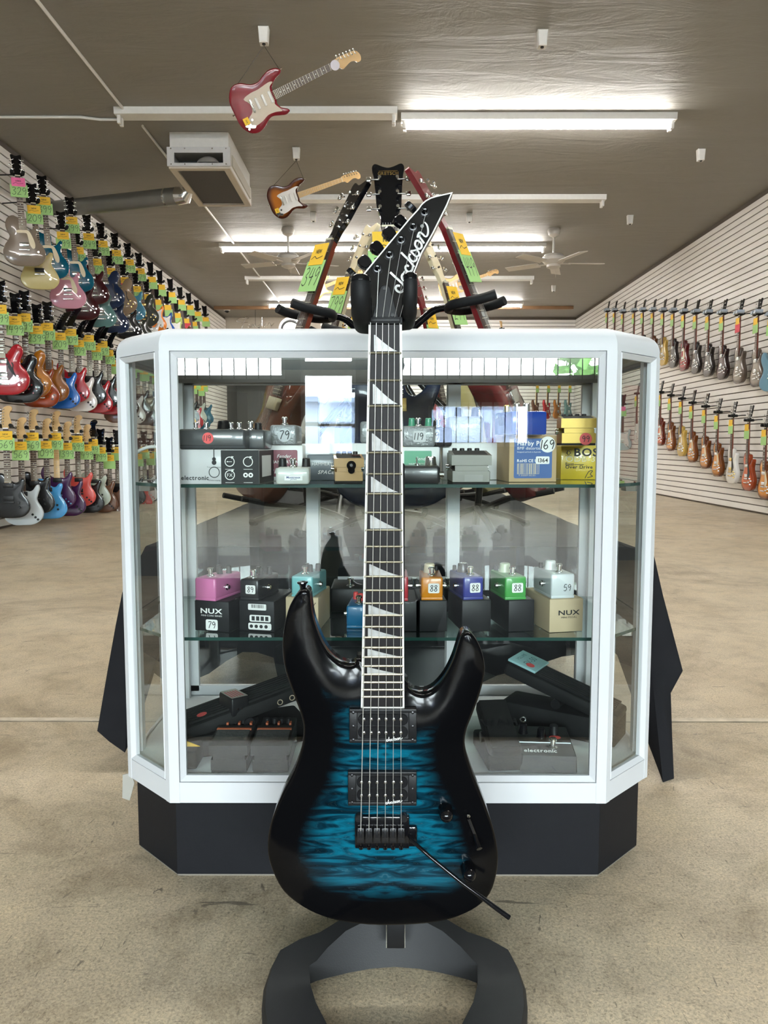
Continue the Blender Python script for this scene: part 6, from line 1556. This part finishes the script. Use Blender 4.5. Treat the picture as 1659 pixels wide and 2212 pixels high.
# ------------------------------------------------------------------ cloth-covered table behind the case
TZ = .52; TX0, TX1, TY0, TY1 = -.60, .60, 1.90, 4.35
table = empty('display_table', (0, (TY0 + TY1) / 2, 0)); tag(table, 'low table under a black cloth behind the display case, carrying guitars', 'table')
b = MB(); b.box((0, 0, TZ - .022), (TX1 - TX0 - .02, TY1 - TY0 - .02, .03)); b.build('table_top', BLACK_PL, table, 0)
for sx in (-1, 1):
    for sy in (-1, 0, 1):
        b = MB(); b.cyl((sx * (TX1 - .08), sy * ((TY1 - TY0) / 2 - .12), 0), (sx * (TX1 - .08), sy * ((TY1 - TY0) / 2 - .12), TZ - .035), .016, n=10); b.build('leg', BLACK_PL, table)
CLOTH = mat('black_cloth', (.012, .012, .014), .85, spec=.12, var=.2, vscale=14, bump=.5, bscale=26)
cl = MB(); nU, nV = 16, 30; vs = []; fs = []
for j in range(nV + 1):
    for i in range(nU + 1):
        x = TX0 + (TX1 - TX0) * i / nU; y = TY0 + (TY1 - TY0) * j / nV
        vs.append((x, y, TZ + .002 + .003 * math.sin(x * 23 + y * 7) * math.sin(y * 11 - x * 5)))
for j in range(nV):
    for i in range(nU): a = j * (nU + 1) + i; fs.append((a, a + 1, a + nU + 2, a + nU + 1))
cl.add(vs, fs)
def skirt(edge, drops, out, wav=.02):
    """hanging folds along a table edge: list of edge points, drop lengths and outward vector"""
    n = len(edge); K = 6; vs = []; fs = []
    for i, (p, d) in enumerate(zip(edge, drops)):
        for k in range(K + 1):
            q = k / K; w = wav * q * math.sin(i * 1.9) + out[2] * q
            vs.append((p[0] + out[0] * w, p[1] + out[1] * w, TZ + .002 - d * q))
    for i in range(n - 1):
        for k in range(K): a = i * (K + 1) + k; fs.append((a, a + K + 1, a + K + 2, a + 1))
    cl.add(vs, fs)
N_ = 30
skirt([(TX0 + (TX1 - TX0) * i / N_, TY0, 0) for i in range(N_ + 1)], [(.30 + .04 * math.sin(i * .7)) if i < 9 else (.505 if i < 19 else .36 - .012 * (i - 19)) for i in range(N_ + 1)], (0, -1, .02), .012)
for sx in (-1, 1):
    X = TX1 if sx > 0 else TX0
    skirt([(X, TY0 + (TY1 - TY0) * i / N_, 0) for i in range(N_ + 1)], [.30 + .03 * math.sin(i * .9 + sx) for i in range(N_ + 1)], (sx, 0, .03), .015)
# corners of the cloth pulled out and down
def flap(px, Y):
    P = [at(u, v, y) for (u, v), y in zip(px, Y)]; return P
A = flap([(1412, 1196), (1432, 1285), (1475, 1449), (1449, 1497), (1452, 1590), (1456, 1682), (1432, 1690), (1402, 1610), (1385, 1500), (1385, 1250)], [1.90, 1.86, 1.80, 1.82, 1.76, 1.715, 1.712, 1.79, 1.84, 1.90])
cen = sum(A, Vector()) / len(A) + Vector((-.03, -.02, .03)); cl.add([cen] + A, [(0, i, i + 1) for i in range(1, len(A))] + [(0, len(A), 1)])
KA = [Vector((TX1, TY0, TZ + .002)), Vector((TX1, TY0 + .35, TZ + .002)), Vector((TX1 - .12, TY0, TZ + .002))]
cl.add(KA + [A[0], A[9], A[8], A[7], A[1]], [(0, 1, 3), (0, 3, 4), (0, 4, 5), (0, 5, 6), (2, 0, 6), (1, 7, 3)])
A2 = flap([(264, 1280), (250, 1350), (232, 1450), (210, 1579), (236, 1602), (270, 1626), (300, 1560), (305, 1280)], [1.90, 1.87, 1.83, 1.80, 1.79, 1.77, 1.82, 1.90])
cen = sum(A2, Vector()) / len(A2) + Vector((.03, -.02, .02)); cl.add([cen] + A2, [(0, i + 1, i) for i in range(1, len(A2))] + [(0, 1, len(A2))])
KB = [Vector((TX0, TY0, TZ + .002)), Vector((TX0, TY0 + .35, TZ + .002)), Vector((TX0 + .12, TY0, TZ + .002))]
cl.add(KB + [A2[0], A2[7], A2[6], A2[5]], [(0, 3, 1), (0, 4, 3), (0, 5, 4), (2, 5, 0), (2, 6, 5)])
o = cl.build('table_cloth', CLOTH, None, 60); tag(o, 'black cloth over the low table, its corners hanging out at both sides of the case', 'tablecloth')

# guitars on stands on the table
BLK = BLACK_GL
def table_guitar(head, bridge, Yh, Yb, yaw, body, color, alpha, label, price, headm, desc, neckm=MAHOG, **kw):
    """head = pixel of the headstock top, bridge = pixel of the bridge; Yh, Yb their depths; yaw = turn of the face from the viewer"""
    ph, pb = at(*head, Yh), at(*bridge, Yb); up = (ph - pb).normalized()
    f = Vector((math.sin(yaw), -math.cos(yaw), 0)); f = (f - up * f.dot(up)).normalized(); y = -f; x = y.cross(up)
    M = Matrix((x, y, up)).transposed().to_4x4(); o = ph - up * (HL + .005); M.translation = o
    t = wall_guitar(M, body, color, alpha, label=label, group='guitars on the table behind the case', headm=headm, neckm=neckm, **kw)
    return t, M
def gstrings(t):
    def f():
        b = MB()
        for i in range(6): x0 = -.0175 + .007 * i; x1 = -.026 + .0104 * i; b.cyl((x0, -.0065, .01), (x1, -.012, -.628), .0004, n=4, caps=False)
        return b.mesh('strings', STEEL, 0)
    o = inst(cached('strings', f), 'strings', t); o['kind'] = 'stuff'
def t_stand(M, label, yoke=True, foot_z=TZ + .003):
    """tripod stand on the table with a curved arm and a padded yoke around the neck"""
    base = M @ Vector((0, .10, 0)); nk = M @ Vector((0, .03, -.22)); back = (M.to_3x3() @ Vector((0, 1, 0))); back.z = 0; back.normalize(); sd = M.to_3x3() @ Vector((1, 0, 0)); sd.z = 0; sd.normalize()
    bot = M @ Vector((0, .02, -.62)); ft = Vector((bot.x, bot.y, foot_z)) + back * .14
    t = empty('guitar_stand', ft); tag(t, label, 'guitar stand', 'guitar stands on the table'); Rl = lambda p: p - ft
    b = MB(); P = catmull([ft + Vector((0, 0, .02)), ft + Vector((0, 0, .25)) + back * .01, nk + back * .20 + Vector((0, 0, -.12)), nk + back * .12 + Vector((0, 0, .0)), nk + back * .04 + Vector((0, 0, .015))], 8, False); b.tube([Rl(p) for p in P], .0105, 10); b.build('curved_arm', BLACK_GL, t, 60)
    if yoke:
        for s in (-1, 1):
            b = MB(); P = catmull([nk + back * .06 + Vector((0, 0, .01)), nk + sd * (s * .05) + back * .03 + Vector((0, 0, .012)), nk + sd * (s * .055) - back * .05 + Vector((0, 0, .02)), nk + sd * (s * .05) - back * .09 + Vector((0, 0, .03))], 5, False); b.tube([Rl(p) for p in P], .0135, 10); b.build('padded_arm', FOAM, t, 60)
    for a in (0, 1, 2):
        d = (back * math.cos(a * 2.094) + sd * math.sin(a * 2.094)) * (.15 if a == 0 else .22)
        b = MB(); b.tube([Rl(ft + Vector((0, 0, .07))), Rl(ft + d * .6 + Vector((0, 0, .04))), Rl(ft + d + Vector((0, 0, .011)))], .009, 8); l_ = b.build('leg', BLACK_PL, t)
        b = MB(); b.tube([Rl(ft + d * .93 + Vector((0, 0, .012))), Rl(ft + d * 1.02 + Vector((0, 0, .012)))], .0115, 8); b.build('rubber_foot', RUBBER, l_)
    for s in (-1, 1):
        pr = bot - back * .03 + sd * (s * .08); pr.z = (M @ Vector((0, 0, BOT))).z - .01
        b = MB(); b.tube([Rl(ft + Vector((0, 0, .06))), Rl(Vector((pr.x, pr.y, pr.z - .012)) + back * .06), Rl(pr - Vector((0, 0, .004))), Rl(pr - back * .07 + Vector((0, 0, .012)))], .008, 8); b.build('support_arm', BLACK_PL, t)
    return t
def p_tag(M, price, label, head='y', sc=.85):
    return price_tag(M @ Matrix.Translation((0, -.004, -.0)), price, label, head, 'g', True, 'price tags on the table guitars', sc)
pcol('cherry_neck', (.13, .006, .009), .3, .15)
specs = [
 # head px, bridge px, Yh, Yb, yaw, body, colour, alpha
 ((762, 378), (566, 948), 2.22, 2.20, R(-60), 'single', (.15, .04, .018), .8, 'brown single-cut guitar leaning right, nearest on the left side of the table', '349', BLK, dict(pick='hum', hard=CREAM), 'nearest left'),
 ((788, 474), (640, 1000), 2.72, 2.72, R(-60), 'single', C['white'], 1, 'second guitar on the left side of the table, with cream-edged headstock', '799', CREAM, dict(neckm=CREAM), 'second left'),
 ((806, 573), (700, 1020), 3.30, 3.30, R(-60), 'single', C['black'], 1, 'third guitar on the left side of the table, black with chrome tuners', '599', BLK, {}, 'third left'),
 ((838, 340), (852, 985), 2.16, 2.08, 0, 'single', C['navy'], 1, 'dark navy guitar with black headstock facing the front, centre of the table', '399', BLK, dict(hard=GOLD), 'centre'),
 ((913, 350), (1120, 885), 2.14, 2.16, R(68), 'hollow', (.28, .006, .012), .85, 'cherry red hollow guitar with cream edges, nearest on the right side of the table', '449', None, dict(neckm=pcol('cherry_neck', (.13, .006, .009), .3, .15), inlay='block'), 'nearest right'),
 ((930, 498), (1065, 985), 2.80, 2.80, R(62), 'single', C['cream'], 1, 'second guitar on the right side of the table, with cream headstock', '249', CREAM, dict(neckm=CREAM), 'second right'),
 ((900, 570), (985, 1010), 3.25, 3.25, R(62), 'single', C['redc'], 1, 'third guitar on the right side of the table, red behind the pointed headstock', '599', None, dict(neckm=MATS['cherry_neck']), 'third right'),
]
for (hp, bp, Yh, Yb, yaw, bd, colr, al, lab, pr, hm, kw, nm) in specs:
    hm = hm or MATS['cherry_neck']
    t, M = table_guitar(hp, bp, Yh, Yb, yaw, bd, colr, al, lab, pr, hm, nm, **kw); gstrings(t)
    p_tag(M, pr, 'green %s price tag with yellow header on the %s table guitar' % (pr, nm))
    t_stand(M, 'black stand carrying the %s guitar on the table' % nm)
    if nm == 'centre':
        hd = [c for c in t.children if c.name.startswith('headstock')][0]
        b = MB(); b.M = Matrix.Rotation(R(-9), 4, 'X'); b.text('GRETSCH', 0, .155, .0135, -.0006, True, 'c', .9); b.rect(-.026, .1665, .026, .1677, -.0006); b.build('maker_inlay', GOLD, hd, 0)
        # second header sheet with handwriting
        b = MB()
        b.text('GRETSCH', -.052, -.080, .017, -.0186, False, 'l', 1, .1); b.text('STREAMLINER', -.02, -.072, .0125, -.0186, False); b.text('JET', .005, -.088, .0125, -.0186, False); 
        pt = [o for o in bpy.data.objects if o.get('label', '').endswith('on the centre table guitar')][0]; b.build('model_writing', INK, [c for c in pt.children if c.name.startswith('header')][0], 0)

# ------------------------------------------------------------------ guitars hung from the ceiling
def hung(tail, headpx, hook, D, label, color, alpha, guardm, neckm, board, hookp, desc, near=True, mid=None):
    """tail pixel = bottom of the body, head pixel = headstock top"""
    pt, ph = at(*tail, D), at(*headpx, D); up = (ph - pt).normalized(); L_ = (ph - pt).length; s_ = L_ / .955
    f = Vector((-(pt + ph).x * .03, -1, -.45)).normalized(); f = (f - up * f.dot(up)).normalized(); y = -f; x = y.cross(up)
    M = Matrix((x * s_, y * s_, up * s_)).transposed().to_4x4(); M.translation = ph - up * (.195 * s_)
    t = wall_guitar(M, 'double', color, alpha, head='six', headm=MAPLE, neckm=neckm, board=board, pick='sss', guard='strat', guardm=guardm, label=label, group='guitars hanging from the ceiling', near=near)
    gstrings(t)
    if hookp is not None:
        for i, q in enumerate(((-.10, .03, BOT + .36), (.0, .03, BOT + .02))): pass
        w0 = M @ Vector((-.122, .03, BOT + .408)); w1 = M @ Vector((-.155, .04, BOT + .10))
        hp = Vector((hookp.x, hookp.y, ZC - .115))
        b = MB(); b.cyl(w0, hp, .0016, n=5); b.cyl(w1, hp, .0016, n=5); o = b.build('hanging_wire', BLACK_PL, None); tag(o, 'thin wire holding the %s' % desc, 'wire', 'wires of the hanging guitars')
    b = MB(); b.lathe([(.004, 0), (.004, .01), (.007, .014), (.002, .016)], (-.122, .03, BOT + .412), (-.4, 0, 1), 10); b.build('strap_button', CHROME, t)
    b = MB(); b.lathe([(.004, 0), (.004, .01), (.007, .014), (.002, .016)], (0, .03, BOT), (0, 0, -1), 10); b.build('strap_button', CHROME, t)
    b = MB(); b.prism([(p.x, p.y + BOT) for p in catmull([(.088, .045), (.10, .035), (.128, .085), (.122, .10), (.112, .10)], 4)], -.001, .004, .001); b.build('jack_plate', CHROME, t)
    b = MB(); b.prism([(.045, BOT + .035), (.09, BOT + .035), (.09, BOT + .075), (.045, BOT + .075)], -.008, -.0072); tg = b.build('small_tag', YELLOW, t, 0)
    b = MB(); b.text('199', .067, BOT + .048, .018, -.0086, False, 'c'); b.build('tag_print', INK, tg, 0)
    return t, M
CREAMG = mat('aged_white_plastic', (.50, .42, .32), .35, coat=.3)
t, M = hung((508, 248), (778, 112), None, 5.5, 'candy red guitar with tan pickguard hanging from the ceiling, nearest', (.20, .010, .018), .85, CREAMG, MAPLE, ROSEW, hk1, 'red ceiling guitar')
b = MB(); b.M = M; b.disc(0.004, -.0, .032, -.02, 20); o = b.build('round_tag', mat('pale_lilac_paper', (.55, .52, .58), .3), None, 0); tag(o, 'round pale foil tag on the neck end of the red hanging guitar', 'tag')
hung((583, 444), (778, 374), None, 7.65, 'sunburst guitar with white pickguard hanging from the ceiling', (.42, .14, .02), .0, WHITE_M, MAPLE, MAPLE, hk2, 'sunburst ceiling guitar')
hung((668, 633), (783, 585), None, 11.9, 'cream guitar hanging far back, half hidden by the 799 price tag', C['cream'], 1, WHITE_M, MAPLE, MAPLE, hk3, 'cream ceiling guitar')
hung((950, 628), (1078, 584), None, 12.3, 'natural blond guitar hanging far back beside the 249 price tag', (.62, .42, .20), 1, CREAMG, MAPLE, MAPLE, hk4, 'blond ceiling guitar')
# chrome wire lettering hung at the back
p = at(512, 712, 16.2); q = at(592, 684, 16.2); W_ = q.x - p.x; H_ = q.z - p.z
t = empty('wire_sign', p); tag(t, 'chrome wire script lettering hung before the dark recess at the back left', 'sign')
def wl(name, pts):
    b = MB(); b.tube([(x * W_, 0, z * H_) for x, z in [(v.x, v.y) for v in catmull(pts, 5, False)]], .008, 6); b.build(name, CHROME, t, 60)
wl('letter_f', [(.10, -.1), (.18, .5), (.25, 1.0), (.30, .85), (.10, .9), (.0, .65), (.1, .6)]); wl('letter_f_bar', [(.12, .5), (.30, .56)])
wl('letters_end', [(.28, .3), (.34, .42), (.30, .2), (.38, .2), (.42, .42), (.44, .2), (.48, .42), (.52, .22), (.58, .3)])
wl('letters_der', [(.62, .38), (.56, .2), (.62, .18), (.68, .95), (.68, .22), (.74, .3), (.78, .45), (.74, .2), (.82, .25), (.86, .5), (.9, .42), (.92, .25), (1.0, .5)])
b = MB(); b.cyl((W_ * .5, 0, H_ * .3), (W_ * .5, 0, ZC - p.z), .004, n=5); b.build('hanging_wire', BLACK_PL, t)
# ring-shaped drum rim at the back
p = at(628, 712, 15.8); t = empty('drum_hoop', p); tag(t, 'white ring with black edge seen behind the nearest left table guitar neck', 'hoop')
b = MB(); b.tube([(.22 * math.cos(k * .2094), 0, .22 * math.sin(k * .2094)) for k in range(30)], .03, 8, True); b.build('rim', WHITE_M, t, 60)
b = MB(); b.tube([(.18 * math.cos(k * .2094), -.005, .18 * math.sin(k * .2094)) for k in range(30)], .022, 8, True); b.build('inner_ring', BLACK_PL, t, 60)
b = MB(); b.lathe([(.175, 0), (.175, .02)], (0, .03, 0), (0, -1, 0), 24); b.build('drum_head', WHITE, t)
b = MB(); b.cyl((0, .06, -.2), (0, .06, -p.z), .02, n=8); b.build('stand_pole', BLACK_PL, t)
